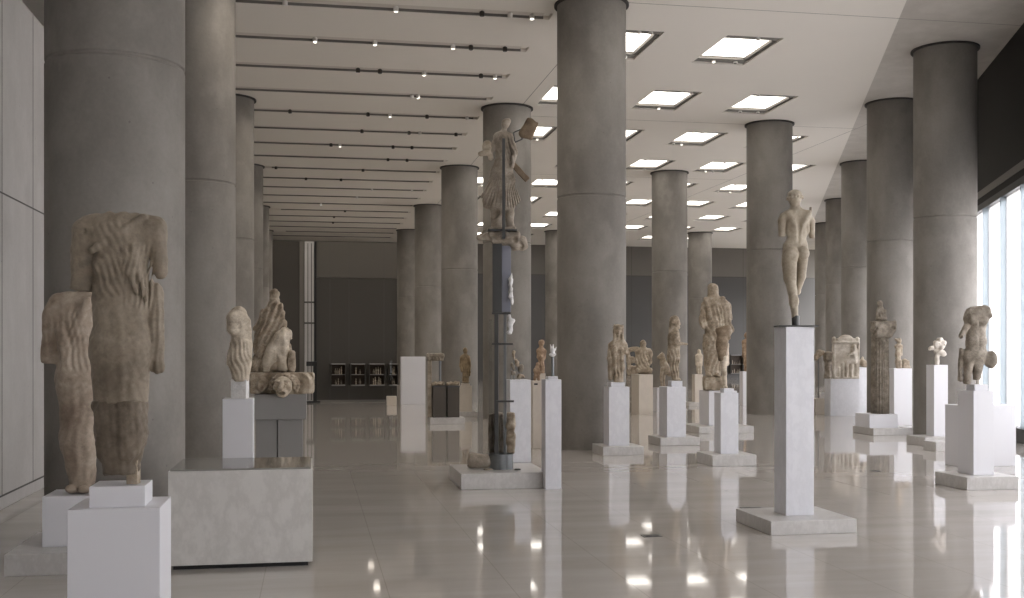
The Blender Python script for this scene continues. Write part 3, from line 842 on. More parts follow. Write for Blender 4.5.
# ------------------------------------------------------------------ sculptures
ZERO = dict
# 1 big headless draped statue (front left)
Y1 = p1['Y']
S = Sculpt(121, 476, 1.0)
S.c(96, 232, 19, 148, 231, 17, fy=.75, k=8).c(121, 246, 29, 121, 300, 26, fy=.62, k=8).c(121, 300, 26, 121, 350, 29, fy=.66, k=10)
S.c(121, 350, 29.5, 121, 402, 27, fy=.7, k=8).c(121, 222, 18, 121, 232, 20, fy=.8, k=6)
S.c(86, 232, 13, 82.5, 288, 10.5, d1=-3, fy=.85, k=3).c(155, 228, 11, 160, 272, 7, d1=2, k=5).c(152, 290, 9, 155.5, 366, 7.5, d1=6, fy=.8, k=4)
S.e(110, 268, 11, 9, 6, d=-15, k=7).e(134, 266, 11, 9, 6, d=-15, k=7)
S.c(98, 252, 3.2, 146, 218, 4, d1=-17, d2=-9, k=3)          # diagonal edge of the mantle
S.c(130, 252, 3, 141, 292, 2, d1=-17, d2=-16, k=3).c(137, 248, 3, 150, 300, 2.2, d1=-14, d2=-11, k=3)
S.folds(222, 300, 7.5, .7, slant=.45, x0=93, x1=132).folds(244, 312, 5.2, .75, slant=-.12, x0=126, x1=158).folds(300, 404, 13, .4, slant=.1)
S.folds(286, 378, 6.5, .5, x0=146, x1=168).rough(.55, 13, 1).rough(.3, 6, 4)
S.c(89, 233, 2.4, 89, 233, 2.4, d1=-14, k=1, sub=True)
S.cut(82, 291, -.12, -1, k=.6, R=13).cut(120, 213.5, .03, 1, k=2.5, rough=1.4).cut(121, 403, .03, -1, rough=.5)
o1 = place(S, 'headless_statue', Y1, M['marble_front'], .95, 'large brown headless draped statue at the left front, broken off below the knees')
S = Sculpt(121, 476)
S.c(120.3, 396, 26.6, 121, 430, 24, fy=.7, k=8).c(121, 430, 24, 121, 466, 18.5, fy=.75, k=8)
S.c(109, 404, 12.5, 112, 450, 12.5, d1=-6, k=6).c(132, 404, 12.5, 130, 450, 12.5, d1=-6, k=6)
S.rough(.8, 15, 2).rough(.45, 6, 5).cut(121, 474, .05, -1, rough=1.4)
S.cut(121, 400.5, 0, 1, rough=.3)
lo = place(S, 'lower_drapery', Y1, M['marble_dark'], .95, parent=o1); lo['label'] = 'darker restored knee section'
zt = p1['top']; zb_ = ray_z(474, Y1)
mb = box('support_stub', -.03, .03, -.03, .03, 0, zb_+.12-zt, M['marble_warm'], o1, loc=Vector((ray_x(133.5, Y1), Y1, zt))-o1.location)

# 2 pinkish kore behind it
Y2 = p2['Y']
S = Sculpt(77, 491, 1.1)
S.c(62, 305, 15, 89, 300, 13, fy=.8, k=6).c(75, 320, 20, 77, 378, 19.5, fy=.75, k=7).c(77, 378, 19.5, 79, 440, 16.5, fy=.8, k=8).c(79, 440, 16.5, 82, 478, 12.5, fy=.9, k=8)
S.c(56, 312, 11.5, 52.5, 356, 10, d1=-2, k=3).c(68, 330, 6, 73, 372, 5, d1=-13, k=4)
S.e(75.5, 486, 6, 4.5, 11, d=-7, k=2).e(87.5, 486, 6, 4.5, 11, d=-5, k=2).c(82, 470, 12, 82, 484, 10, d1=3, k=3)
S.folds(310, 372, 6.5, .5, slant=.15).folds(372, 478, 10, .4, slant=-.08).rough(.5, 12, 2).rough(.3, 6, 1)
S.c(80, 330, 5, 92, 300, 4, d1=-12, k=4).folds(300, 350, 6, .5, slant=-.5, x0=70, x1=98)
S.cut(77, 490.9, 0, -1, rough=0).cut(50, 361.5, -.1, -1, rough=.5, R=12).cut(78, 289, -.1, 1, rough=1.2)
o2 = place(S, 'headless_statue', Y2, M['marble_pink'], .85, 'pinkish headless draped statue with arm stump at the far left, behind the brown one')

# 4 small torso
Y4 = p4['Y']
S = Sculpt(240, 381)
S.e(238.2, 319, 10, 13, 9, k=2).c(235.5, 318, 8, 234.5, 329, 6.6, d1=-3, k=1.2).c(243, 322, 7, 246, 345, 5.5, d1=2, k=3).c(239.5, 336, 7.4, 239.5, 350, 8.8, k=3).e(239, 358, 12, 16, 9.5, k=5)
S.c(240, 360, 10, 241, 378, 8.5, k=5).c(248, 345, 4, 247, 372, 3.5, d1=-2, k=3)
S.folds(336, 382, 4.5, .4, slant=.25).rough(.35, 8, 1).cut(240, 381, 0, -1)
o4 = place(S, 'headless_torso', Y4, M['marble_pale'], .5, 'small headless draped torso on a white pin block, behind the grey block', cat='torso')
box('support_block', -.075, .075, -.06, .06, 0, ray_z(379.5, Y4)-p4['top'], M['whiteplaster'], o4, loc=Vector((ray_x(240, Y4), Y4, p4['top']))-o4.location)

TOPS[12.95] = h5+.2495; TOPS[12.85] = h5+.2495
# 5 seated figure group, lion head block
Y5 = 12.95
S = Sculpt(278, 372.5)
S.c(274.5, 294, 4.6, 274.5, 300, 5.2, k=2).e(273.5, 292.5, 4.4, 3.2, k=1).c(274, 306, 7, 269, 338, 15.5, d1=6, fy=.7, k=4).c(269, 338, 15, 267, 366, 15, d1=6, fy=.8, k=4).c(280, 308, 3.6, 287, 350, 3.6, d1=4, k=3).c(265, 312, 4, 256, 328, 3, d1=5, k=3)
S.c(257, 366, 8, 276, 367, 7, d1=-5, k=4)
S.folds(300, 350, 6, .9, slant=-.45).rough(.6, 9, 3).rough(.35, 4.5, 2).e(266, 344.5, 2.6, 2.6, 6, d=-9, k=.8, sub=True).cut(274, 372.5, 0, -1, rough=0)
oS = place(S, 'seated_statue', Y5, M['marble_warm'], .55, 'hooded seated figure fragment with an animal body, above the lion head')
S = Sculpt(280, 372.5)
S.c(270, 362, 6.5, 283, 339, 7.5, d1=-9, d2=-6, k=3).c(283, 338, 7, 286.5, 334.5, 6.4, d1=-6, k=3).c(288, 336, 3, 292.5, 339.5, 1.5, d1=-6, k=1.5).c(284, 345, 7, 284.5, 367, 6.2, d1=-7, k=3).c(275, 350, 5, 268, 368, 5, d1=-10, k=3)
S.c(277, 352, 1.2, 277, 370, 1.4, d1=-16, k=1.5, sub=True).rough(.5, 8, 1).rough(.3, 4.5, 4).cut(280, 372.5, 0, -1, rough=0)
o = place(S, 'animal_body', Y5, M['marble_pale'], .5, parent=oS); o['label'] = 'pale animal body rising in front'
S = Sculpt(292, 372.5)
S.e(292, 354, 3.6, 3.8, k=1).c(292, 358, 4, 292, 370, 3.4, k=2).c(289, 360, 2, 290, 369, 1.8, d1=-2, k=2).rough(.3, 5, 2).cut(292, 372.5, 0, -1, rough=.1)
place(S, 'marble_fragment', Y5-.1, M['marble_warm'], .4, 'small knobbly marble fragment right of the seated hooded figure', cat='fragment')
S = Sculpt(280, 394.8)
S.b(250, 311, 373, 394.8, -4, 22, rnd=2, k=1).e(286, 385, 13.5, 12, 7, d=-6, k=1.5)
for i in range(15):
    a = math.pi*(i/14*1.3-.15); S.e(286-13.2*math.cos(a), 386-10.6*math.sin(a), 2.3, 2.2, 4, d=-8, k=.8)
for i in range(12):
    a = math.pi*(i/11*1.2-.1); S.e(286-10.8*math.cos(a), 385.5-9.2*math.sin(a), 2.0, 2.0, 3, d=-12, k=.6)
S.e(263, 385, 6, 8, 4, d=-5, k=1.5).e(263, 386, 3, 5, 4, d=-9, k=1, sub=True).rough(.4, 7, 4)
S.cut(308, 377, .7, .7, rough=1, R=12).cut(280, 373.4, 0, 1, rough=0).cut(280, 394.8, 0, -1, rough=0)
olion = place(S, 'lion_head_spout', 12.72, M['marble_warm'], .5, 'marble block carved with a roaring lion head, on the grey pedestal', cat='lion head')
DZ[olion.name] = DZ.get(olion.name, 0)+h5+.001-olion.location.z; olion.location.z = h5+.001
S = Sculpt(286, 398)
S.e(286, 386, 9, 9.5, 8, d=-13, k=2).e(286, 392.5, 6, 5.2, 6, d=-18, k=2).e(281, 381, 3.2, 1.5, 2, d=-19.5, k=1).e(291, 381, 3.2, 1.5, 2, d=-19.5, k=1).c(286, 381.5, 1.4, 286, 388, 2.3, d1=-20, d2=-24, k=1.2).e(279.5, 388, 3, 3, 3, d=-17, k=1.5).e(292.5, 388, 3, 3, 3, d=-17, k=1.5)
S.e(281.5, 384.3, 2.2, 1.5, 3, d=-21.5, k=.5, sub=True).e(290.5, 384.3, 2.2, 1.5, 3, d=-21.5, k=.5, sub=True).e(281.5, 384.4, 1.2, .9, 1.6, d=-19.8, k=.3).e(290.5, 384.4, 1.2, .9, 1.6, d=-19.8, k=.3)
S.e(286, 393.2, 3.8, 1.9, 6, d=-24, k=.5, sub=True).rough(.2, 5, 1)
of = place(S, 'lion_face', 12.72, M['marble_pale'], .4, parent=olion); of['label'] = 'paler face with open mouth'

# ---------------------------------------------------------------- tall post with the winged statue
YN = 12.25
top_slab = hn
on_ = empty('steel_post', (ray_x(501, YN), YN, top_slab), 0)
def nz(y): return ray_z(y, YN)-top_slab
def nx(x): return ray_x(x, YN)-ray_x(501, YN)
lathe('post_foot', [(.135, 0), (.135, nz(453.5)), (.12, nz(453.3))], M['steel'], on_, seg=40)
box('mast', nx(492.5), nx(502), -.05, .05, nz(314), nz(238), M['darksteel'], on_)
box('lower_rail', nx(494.4), nx(498.6), -.06, -.02, nz(455), nz(312), M['darksteel'], on_)
box('side_rail', nx(503.5), nx(506.5), -.06, -.03, nz(455), nz(312), M['steel'], on_)
box('blue_panel', nx(502), nx(511), -.02, .03, nz(312), nz(246), M['bluepanel'], on_)
for y, a, b in ((313.5, 492, 511), (344, 492, 513), (401, 496, 514)):
    box('cross_bar', nx(a), nx(b), -.075, -.04, nz(y+1), nz(y-1), M['darksteel'], on_)
box('glass_pane', nx(489), nx(492.3), -.1, .1, nz(455), nz(320), M['vitrine'], on_, bev=0)
box('top_plate', nx(488), nx(517), -.13, .13, nz(232), nz(230.2), M['darksteel'], on_)
box('back_rod', nx(502.3), nx(505.2), -.165, -.13, nz(240), nz(141), M['darksteel'], on_)
box('rod_foot', nx(502.3), nx(505.2), -.15, .05, nz(240), nz(237), M['darksteel'], on_)
tag(on_, 'tall dark steel post with round foot and blue panel carrying the winged statue', 'post')
S = Sculpt(504, 230.4)
S.e(505.5, 124.5, 4, 4.8, 4, k=1.5).e(506, 121.5, 4.2, 3.2, 4.2, k=1.5).c(504.5, 130, 3, 504, 134, 3.2, k=2)
S.c(498, 137, 4.6, 509, 138, 4.4, k=3).c(503, 140, 8, 503, 160, 7, fy=.7, k=4)
S.c(509.5, 139, 3.8, 515, 152, 3, d1=-2, k=2).c(515, 152, 3, 512, 167, 1.9, d1=-2, d2=-5, k=2)
S.c(497, 140, 3.6, 491, 151, 3.2, d1=-1, k=2)
S.c(503, 160, 7.5, 502, 176, 11, fy=.65, k=4).c(502, 176, 11, 500.5, 196, 16.5, fy=.5, k=5).c(488, 198, 6, 514, 199, 5.5, fy=.8, k=4).c(486, 205, 3.2, 494, 206, 3, k=3)
S.c(508, 200, 6, 510.5, 227, 3.4, k=3).c(498, 200, 8, 497, 227, 6, d1=3, k=3).b(488, 516, 227.5, 230.4, -6, 7, k=1)
S.fan(506, 158, -8, 30, 6, .9, 12, 52).fan(506, 152, -38, -8, 4, .75, 16, 58).folds(135, 165, 4, .5, slant=.35).rough(.35, 7, 2)
S.e(494, 214, 5.5, 5, 6, d=-5, k=2, sub=True)
oN = place(S, 'winged_statue', YN, M['marble_grey'], .45, 'tall fragmentary winged statue in pleated dress on top of the steel post')
def npart(S, nm, mat, vox=.4, dY=0, lab=None):
    o = place(S, nm, YN+dY, mat, vox, parent=oN)
    if lab: o['label'] = lab
    return o
S = Sculpt(528, 140); S.c(525, 133, 6, 530, 125, 6.2, fy=.45, k=2).b(523, 536, 119, 138, -2.2, 2.2, rnd=1.6, rot=-25, k=2).rough(.4, 8, 1)
npart(S, 'wing', M['brown_stone'], lab='brown wing fragment')
bm = bmesh.new(); 
fx = lambda x, y: Vector((ray_x(x, YN), 0, ray_z(y, YN)))
pts = [(513.5, 132.5), (520.5, 129.5), (522.3, 139), (515, 142.3)]
for a, b in zip(pts, pts[1:]+pts[:1]): bm_rod(bm, fx(*a), fx(*b), .008, 8)
bm_rod(bm, fx(510, 140), fx(515, 138), .007, 8); bm_rod(bm, fx(521, 134), fx(525, 132), .007, 8)
o = from_bm('wing_bracket', bm, M['darksteel'], oN); o.location = Vector((0, YN, 0))-oN.location
S = Sculpt(488, 160); S.e(487.5, 147, 5.5, 6.5, 4, k=2).c(480.5, 154.5, 2.6, 489, 153, 2.8, d1=-3, k=1.5).c(490, 150, 3, 491, 158, 2.6, d1=-1, k=2).rough(.35, 6, 2)
npart(S, 'forearm', M['marble_pale'], lab='pale broken forearm')
S = Sculpt(520, 172); S.b(517.2, 523, 160.5, 183.5, -1.6, 1.6, rnd=.6, rot=43, k=1).rough(.2, 6, 3)
npart(S, 'lower_wing', M['brown_stone'], lab='narrow brown slab held diagonally')
# volute capital below the statue
S = Sculpt(501, 251)
S.b(489, 520, 232, 239, -9, 9, rnd=2, k=2).c(489, 236, 4.5, 477.5, 238.5, 1.2, fy=1.3, k=3).c(480, 237, 2, 484, 230.5, .8, k=2).b(478, 492, 237.5, 240.2, -5, 5, rnd=1, k=1.5)
S.e(514, 240, 8.5, 7.5, 8, k=2).c(522, 240, 4.5, 524, 246, 4, fy=1.3, k=2).e(516, 246, 6, 4.5, 7, k=2).b(491, 511, 238, 244, -7, 7, rnd=2, k=2)
S.e(514.5, 241, 3.6, 3.2, 6, d=-10, k=.8, sub=True).e(522.5, 246, 2, 2, 4, d=-7, k=.6, sub=True).rough(.45, 6, 5)
S.b(492.3, 505.4, 244, 260, -4.7, 4.7, rnd=.1, k=.2, sub=True).b(490, 512, 244.5, 260, -3, 4, rnd=.1, k=.2, sub=True).b(501.8, 505.6, 225, 245, -18, -8, rnd=.1, k=.2, sub=True)
place(S, 'column_capital', YN, M['marble_grey'], .45, 'weathered volute capital gripped at the top of the steel post', cat='capital')
# small inscribed drum pieces on the post
S = Sculpt(510.5, 306)
S.c(512, 273, .6, 511, 279, 1.4, k=1).c(510.6, 280, 2, 510.8, 288, 2.4, k=1.2).c(511, 289, 1.4, 511, 296, 2.4, k=1).c(511.4, 297, 2, 512.4, 304, 1, k=1).rough(.5, 4, 2)
place(S, 'white_fragment', YN-.06, M['whiteplaster'], .35, 'thin jagged white fragment fixed to the upper right edge of the post', cat='fragment')
S = Sculpt(510.5, 335)
S.c(509.5, 316, 1.4, 511, 321, 2.5, fy=.6, k=1.5).c(511, 321, 3, 510.8, 330, 2.6, fy=.6, k=1.5).c(508, 332, 1.6, 511, 333, 1.2, k=1.5).rough(.4, 5, 4)
place(S, 'white_fragment', YN-.06, M['whiteplaster'], .35, 'leaf-shaped white fragment on the post, below the jagged white one', cat='fragment')
S = Sculpt(497, 454)
S.c(496, 419, 7.5, 496, 449, 8, d1=8, k=2).b(488.5, 503.5, 413, 453.5, 1, 12, rnd=2, k=1).folds(410, 455, 4.5, .5).rough(.3, 7, 1).cut(496, 413, -.2, 1, rough=.7).cut(497, 453, 0, -1, rough=.2)
place(S, 'column_fragment', YN+.02, M['shade_stone'], .45, 'fluted brown drum fragment fixed behind the foot of the steel post', cat='fragment')
S = Sculpt(511, 454)
S.b(507.2, 515, 411, 453, -7, 3, rnd=2.4, k=1).e(511, 425, 5, 5, 5, d=-5, k=3).e(511, 440, 4, 5, 5, d=-5, k=3).rough(.6, 7, 3).cut(511, 412, .1, 1, rough=.4)
place(S, 'column_fragment', YN, M['marble_warm'], .45, 'upright pale carved fragment at the right of the post foot', cat='fragment')
YL = YN-.02
S = Sculpt(479, 468.4)
S.c(474, 460.5, 7.4, 486, 461, 6.6, k=1).e(471, 460, 4.5, 8, 8, k=2).rough(.5, 9, 2).e(467, 460, 3, 5, 5, k=1, sub=True).cut(479, 468, 0, -1, rough=.1)
zs = top_slab
og = place(S, 'column_fragment', YL, M['marble_grey'], .45, 'rounded drum fragment lying on the slab left of the post foot', cat='fragment')
og.location.z = zs+.002
for i, (px, r) in enumerate(((488, .05), (517.5, .035))):
    lathe('marker_disc', [(r, 0), (r, .012), (r*.9, .014)], M['marble_grey'] if i == 0 else M['darksteel'], loc=(ray_x(px, YN-.15), YN-.15, zs+.001), seg=24)
    tag(bpy.context.scene.collection.objects[-1], ('flat pale disc on the slab left of the post foot', 'small flat dark disc on the slab right of the post foot')[i], 'disc')

# small white winged bust on a rod, on the narrow pillar
Yp = pB['Y']
orod = empty('stone_bust', (ray_x(552.6, Yp), Yp, pB['top']), 0)
bm = bmesh.new(); bm_lathe(bm, [(.018, 0), (.014, ray_z(355, Yp)-pB['top'])], 14); from_bm('rod', bm, M['steel'], orod)
S = Sculpt(552.5, 357)
S.e(552.5, 350.5, 2.3, 3.4, 2.3, k=1).c(550.2, 354.5, 1.2, 555, 354.5, 1.2, k=1.5).c(551, 348, .9, 550.6, 345, .5, k=.8).c(553, 347, .9, 553.2, 344.6, .5, k=.8).c(555, 350, .8, 556.2, 347, .5, k=.8).e(552.5, 355.5, 2.4, 1.5, 2, k=1).rough(.25, 4, 2)
place(S, 'head_fragment', Yp, M['whiteplaster'], .25, parent=orod)
tag(orod, 'tiny white head fragment on a thin rod, on the narrow pale pillar', 'head')

# fragments on thin rods behind the post
Yc = pC['Y']
orr = empty('rod_fragments', (ray_x(516, Yc), Yc, pC['top']), 0)
bm = bmesh.new()
W_ = lambda x, y, d=0: Vector((ray_x(x, Yc)-ray_x(516, Yc), d, ray_z(y, Yc)-pC['top']))
for a, b in (((514, 380), (514, 350)), ((514, 365), (519, 372)), ((519, 380), (520, 362)), ((511, 380), (511.5, 366))): bm_rod(bm, W_(*a), W_(*b), .007, 8)
from_bm('rods', bm, M['steel'], orr)
for n, (x, y, rx, rz, rot) in enumerate(((514, 355, 1.6, 4.5, 0), (512.5, 366, 1.5, 4, 15), (517, 363, 2.2, 4, 25), (521, 368, 3.2, 4.2, -20), (520, 376, 4, 2.6, 0), (513.5, 373, 2.2, 3, 10))):
    S = Sculpt(x, y+rz); S.e(x, y, rx, rz, 2.4, rot=rot).rough(.5, 4, n); place(S, 'fragment', Yc, M['shade_stone'] if n % 2 else M['marble_warm'], .35, parent=orr)
tag(orr, 'brown stone splinters held on thin rods, behind the steel post', 'fragments')
# ---------------------------------------------------------------- draped and standing figures of the middle ground
# two small ones left of the narrow pillar
S = Sculpt(537, 381)
S.e(537.5, 364.5, 1.7, 2.2, k=1).c(537, 368, 2.2, 536.5, 373, 2.6, k=1.5).c(534.8, 370, 1.2, 535, 376, 1, d1=-2, k=1).c(535.5, 375, 1.7, 534.8, 380.5, 1.3, k=1).c(538, 375, 1.7, 538.6, 380.5, 1.3, k=1).c(538.5, 369, 1, 540, 374, .9, d1=-1, k=1).rough(.25, 4, 1).cut(537, 381, 0, -1, rough=0)
place(S, 'terracotta_figurine', pD['Y'], M['terracotta'], .3, 'small reddish clay figurine on the narrow labelled pedestal', cat='figurine')
S = Sculpt(541, 373.5)
S.e(541.4, 343.5, 2.7, 3.3, k=1).e(541.4, 342.2, 3.1, 2.5, 3, k=1).c(541.4, 347, 1.8, 541.4, 349, 2, k=1).c(538.4, 351, 2, 544.4, 351, 2, k=1.5).c(541.3, 351, 3.5, 541.2, 358, 2.8, fy=.8, k=2).c(538, 352, 1.5, 538, 357, 1.4, k=1).c(538, 357, 1.3, 541, 356.4, 1.2, d2=-3, k=1).c(544.8, 352, 1.5, 544.6, 358, 1.3, k=1)
S.c(541.2, 358, 3.2, 541.6, 372, 2.9, fy=.9, k=2).e(541.4, 373, 3, 1, 3.6, d=-1, k=1).folds(358, 373, 2, .2).rough(.15, 5, 1).cut(541, 373.5, 0, -1, rough=0)
place(S, 'draped_statue', pD2['Y'], M['terracotta'], .35, 'small upright reddish draped figure behind the narrow pillar, next to the middle column')

# draped woman facing front, by the middle column
YA = pA['Y']
S = Sculpt(618, 382.5)
S.e(618.3, 331, 4.3, 6, 4.6, k=1.5).e(618.2, 327.8, 5.1, 3.4, 5, d=.5, k=1).c(614.6, 329, 1.7, 613.8, 345, 1.5, d1=-1, d2=-3, k=1).c(622, 329, 1.7, 622.6, 345, 1.5, d1=-1, d2=-3, k=1).c(618.3, 338, 2.7, 618, 342, 3, k=1.5)
S.c(618.4, 331.5, .7, 618.4, 333.5, .8, d1=-4.6, k=.6).e(618.4, 335.6, 1.6, .5, .6, d=-4.2, k=.4)
S.e(618.3, 326.6, 5.7, 1.5, 5.4, k=.5).c(614.2, 325.4, .7, 614, 324.4, .4, d1=-3, k=.5).c(622.6, 325.4, .7, 622.8, 324.4, .4, d1=-3, k=.5)
S.e(616.6, 330.8, .9, .5, .8, d=-4.3, k=.4, sub=True).e(620.2, 330.8, .9, .5, .8, d=-4.3, k=.4, sub=True)
S.c(612.3, 345.5, 3.5, 624, 345.5, 3.3, k=3).c(618, 346, 6.2, 618, 357, 5.2, fy=.7, k=3).c(618, 357, 5.5, 618, 366, 6, fy=.72, k=3).c(618, 366, 5.8, 618.5, 381, 5, fy=.8, k=3)
S.e(615, 349.5, 2.2, 2, 2, d=-4, k=1.5).e(621.4, 349.5, 2.2, 2, 2, d=-4, k=1.5)
S.c(610.6, 346, 2.7, 609.7, 358, 2.4, k=2).c(609.7, 358, 2.3, 610.4, 379, 2.1, d1=1, fy=1.3, k=2).c(625, 346, 2.6, 626, 352.5, 2.2, d1=-1, k=1.5).c(626, 352.5, 2, 624.6, 352, 1.8, d1=-1, d2=-5, k=1)
S.c(614.5, 348, 1.7, 615, 372, 1.4, d1=-4.5, k=1).c(622, 352, 1.5, 622.5, 370, 1.2, d1=-4.5, k=1)
S.folds(344, 366, 3, .35, slant=.2).folds(364, 382, 2.6, .35).rough(.2, 6, 2).cut(618, 382.5, 0, -1, rough=0)
place(S, 'draped_statue', YA, M['marble_warm'], .35, 'standing draped woman with long braids facing front, beside the middle column')
# carved fragment and seated torso behind her
S = Sculpt(631, 376)
S.c(626, 350.5, 2.6, 636.5, 349.5, 2.8, k=1.5).c(628, 352, 2.2, 628.5, 364, 2, k=1.5).e(633, 360, 2.8, 3.4, k=1.5).b(627, 637.5, 366, 376, -3, 3, rnd=.8, k=1).b(630, 635, 368, 373, -6, -1, rnd=.4, k=.4, sub=True).e(630.5, 356, 1.7, 1.7, 3, d=-3, k=.5, sub=True).rough(.45, 5, 2).cut(631, 376, 0, -1, rough=0)
place(S, 'carved_fragment', pR['Y'], M['marble_warm'], .4, 'openwork carved fragment right of the draped woman by the middle column', cat='fragment')
S = Sculpt(643.5, 374.5)
S.e(643.3, 344, 3.1, 3.9, 3.4, k=1.2).c(643.3, 347, 2, 643.5, 350, 2.4, k=1).c(638.5, 352.5, 3, 648.5, 352, 3, k=2.5).c(643.5, 354, 6.2, 643.5, 366, 5.6, fy=.75, k=3).c(637.5, 353, 2.5, 636.7, 363, 2.2, k=2).c(649, 353, 2.5, 650, 362, 2.2, k=2).c(650, 362, 2.1, 646.5, 369, 2, d2=-2, k=1.5).c(637, 363, 2.1, 641, 369, 2, d2=-2, k=1.5).c(638.5, 370.5, 3.2, 648.5, 370.5, 3.2, d1=-3, fy=1.5, k=2).b(640, 651.5, 371, 374.5, -5, 5, rnd=1, k=1)
S.folds(350, 372, 3.2, .3, slant=.3).rough(.35, 6, 3).cut(643, 374.5, 0, -1, rough=0)
place(S, 'seated_statue', pT['Y'], M['marble_warm'], .4, 'seated stone figure with small round head on the broad beige pedestal')
# horse
S = Sculpt(662, 388)
S.c(658.6, 357.5, 1.7, 661.5, 355.5, 2.3, d1=-1, k=1.5).c(661.8, 355.5, 2.2, 664, 364, 3.2, fy=.7, k=2).c(661.8, 353.5, .7, 662, 352, .4, k=.6).c(664, 365, 3.6, 667, 371, 3.4, fy=.8, k=3).c(666.5, 371, 3.3, 669, 374, 2.8, fy=.8, k=2)
S.c(662, 369, 1.9, 661, 377, 1.3, d1=-2, k=1.5).c(661, 377, 1.2, 661.4, 387.6, 1, d1=-2, k=1).c(664.5, 371, 1.8, 664.2, 379, 1.2, d1=2, k=1.5).c(664.2, 379, 1.1, 664.5, 387.6, 1, d1=2, k=1).e(661, 387.3, 1.3, .8, 1.4, d=-2, k=.6).e(664.3, 387.3, 1.3, .8, 1.4, d=2, k=.6).c(663.2, 355, 1, 666, 364, .9, d1=1, k=1).rough(.18, 5, 1).cut(662, 388, 0, -1, rough=0)
place(S, 'horse_statue', pH['Y'], M['marble_warm'], .3, 'small stone horse forepart on thin legs, left of the figure in profile', cat='horse')
# figure in profile holding out a forearm
YF = pF['Y']
S = Sculpt(675, 381)
S.e(676.4, 322.5, 3.9, 5.2, 4, k=1.5).e(673.8, 321.4, 4.6, 4.8, 4.6, k=1.5).e(674.5, 318.3, 4.6, 2.6, 4.6, k=1).c(672, 325, 2.6, 671, 338, 2.2, d1=1, k=2).c(680, 323.4, .8, 680.4, 325, .7, k=.7).c(678, 326.5, 1.6, 679, 328, 1.2, k=.8).c(675, 328, 2.5, 674.5, 331, 2.8, k=1.5)
S.c(673.8, 335, 4.6, 674.5, 347, 4.8, fy=1.15, k=3).c(675.3, 334, 4, 677, 340, 3.2, d1=-2, k=2).c(675, 335, 2.7, 675.6, 343.5, 2.3, d1=-5.4, k=1.6).c(675.6, 343.8, 2.2, 683.5, 344.2, 1.5, d1=-5.4, k=1.2).e(685.4, 344.2, 1.8, 1, 1.2, d=-5.4, k=.8)
S.c(674.5, 347, 4.9, 674, 356, 5, fy=1.05, k=3).c(674, 356, 4.9, 675, 378, 3.7, fy=1, k=3).c(670.8, 338, 2.5, 669.5, 362, 2, d1=3, k=2).e(677, 379.6, 4, 1.5, 3.8, k=1).c(676.5, 347, 2.2, 678.6, 362, 1.2, d1=-3, k=1.5)
S.folds(346, 381, 2.6, .4, slant=.12).rough(.2, 6, 1).cut(675, 381, 0, -1, rough=0)
place(S, 'draped_statue', YF, M['marble_warm'], .35, 'standing draped figure in profile facing right with outstretched forearm')
# large cloaked statue
YG = pG['Y']
S = Sculpt(714, 391)
S.e(713.5, 290.5, 4.6, 6, 5, k=1.5).e(713, 287.5, 5.2, 3.8, 5.2, k=1).c(713.3, 293, 5, 714, 306, 8.2, d1=1, fy=.8, k=3).c(713.5, 297, 3, 713.5, 301, 3.4, d1=-1, k=1.5)
S.c(706, 304.5, 4.2, 724, 305, 4.8, k=4).c(715, 306, 9.4, 715, 325, 9, fy=.62, k=4).c(715, 325, 9.4, 714, 345, 10.4, fy=.65, k=4).c(713, 345, 9.8, 713, 374, 8, fy=.75, k=4)
S.c(704.5, 306, 3.6, 702.2, 325, 2.8, k=2).c(702.2, 318, 2.7, 703.5, 327.5, 2.2, d2=-2, k=1.5).c(725.5, 307, 5.4, 729.3, 331, 3.8, fy=.8, k=3).c(729, 330, 3.8, 725, 342, 3.4, k=3).c(705, 300, 2.2, 709, 318, 1.8, d1=-4, k=2).c(722, 300, 2.2, 719, 318, 1.8, d1=-4, k=2)
S.e(708.5, 375.5, 2.6, 2.2, 6, d=-6, k=1).e(716, 375.5, 2.6, 2.2, 6, d=-6, k=1)
S.folds(304, 345, 4.2, .5, slant=.25).folds(340, 376, 4, .55, slant=-.1).rough(.35, 8, 2)
S.cut(714, 377.4, 0, -1, rough=0)
oG = place(S, 'cloaked_statue', YG, M['marble_warm'], .5, 'largest standing statue in the middle ground, long hair and heavy cloak')
oGz = oG.location
S = Sculpt(711, 391)
S.b(703.5, 723, 377.2, 391, -9, 9, rnd=1.6, k=1).rough(.6, 7, 4).cut(711, 391, 0, -1, rough=0)
oB = place(S, 'rough_base', YG, M['marble_warm'], .5, parent=oG); oB['label'] = 'rough squared stone base'
# fragmentary male figure in front of it
YJ = pJ['Y']
S = Sculpt(724, 388.5)
S.c(721, 331, 4.6, 726.5, 329.5, 4.2, d1=0, k=3).c(723, 331, 6.2, 721.5, 344, 5, fy=.75, k=3).c(722, 343, 5, 721.2, 348, 4.8, fy=.8, k=3).c(726.5, 330, 2.4, 728.8, 338, 2, k=1.5).c(722, 346, 4.8, 722.5, 360, 4.4, fy=.8, k=2)
S.rough(.3, 7, 1).cut(723, 326.5, -.3, 1, rough=.5).cut(722, 361, .1, -1, rough=.4)
oJ = place(S, 'male_torso', YJ, M['brown_stone'], .4, 'fragmentary male figure, dark torso over pale legs, in front of the cloaked statue')
S = Sculpt(724, 388.5)
S.c(724, 358, 3.6, 723.8, 362, 3.3, k=2).c(723.5, 362, 3.2, 724.2, 374, 2.8, k=2).c(724.2, 374, 2.6, 725.4, 386, 1.9, d1=.5, k=1.5).e(725.2, 387.3, 2.2, 1.4, 3.6, d=-2, k=1).c(727.3, 345, 2.2, 727.6, 364, 2.2, d1=3, k=2)
S.rough(.2, 6, 3).cut(724, 388.5, 0, -1, rough=0)
o = place(S, 'legs', YJ, M['marble_pale'], .35, parent=oJ); o['label'] = 'pale legs'
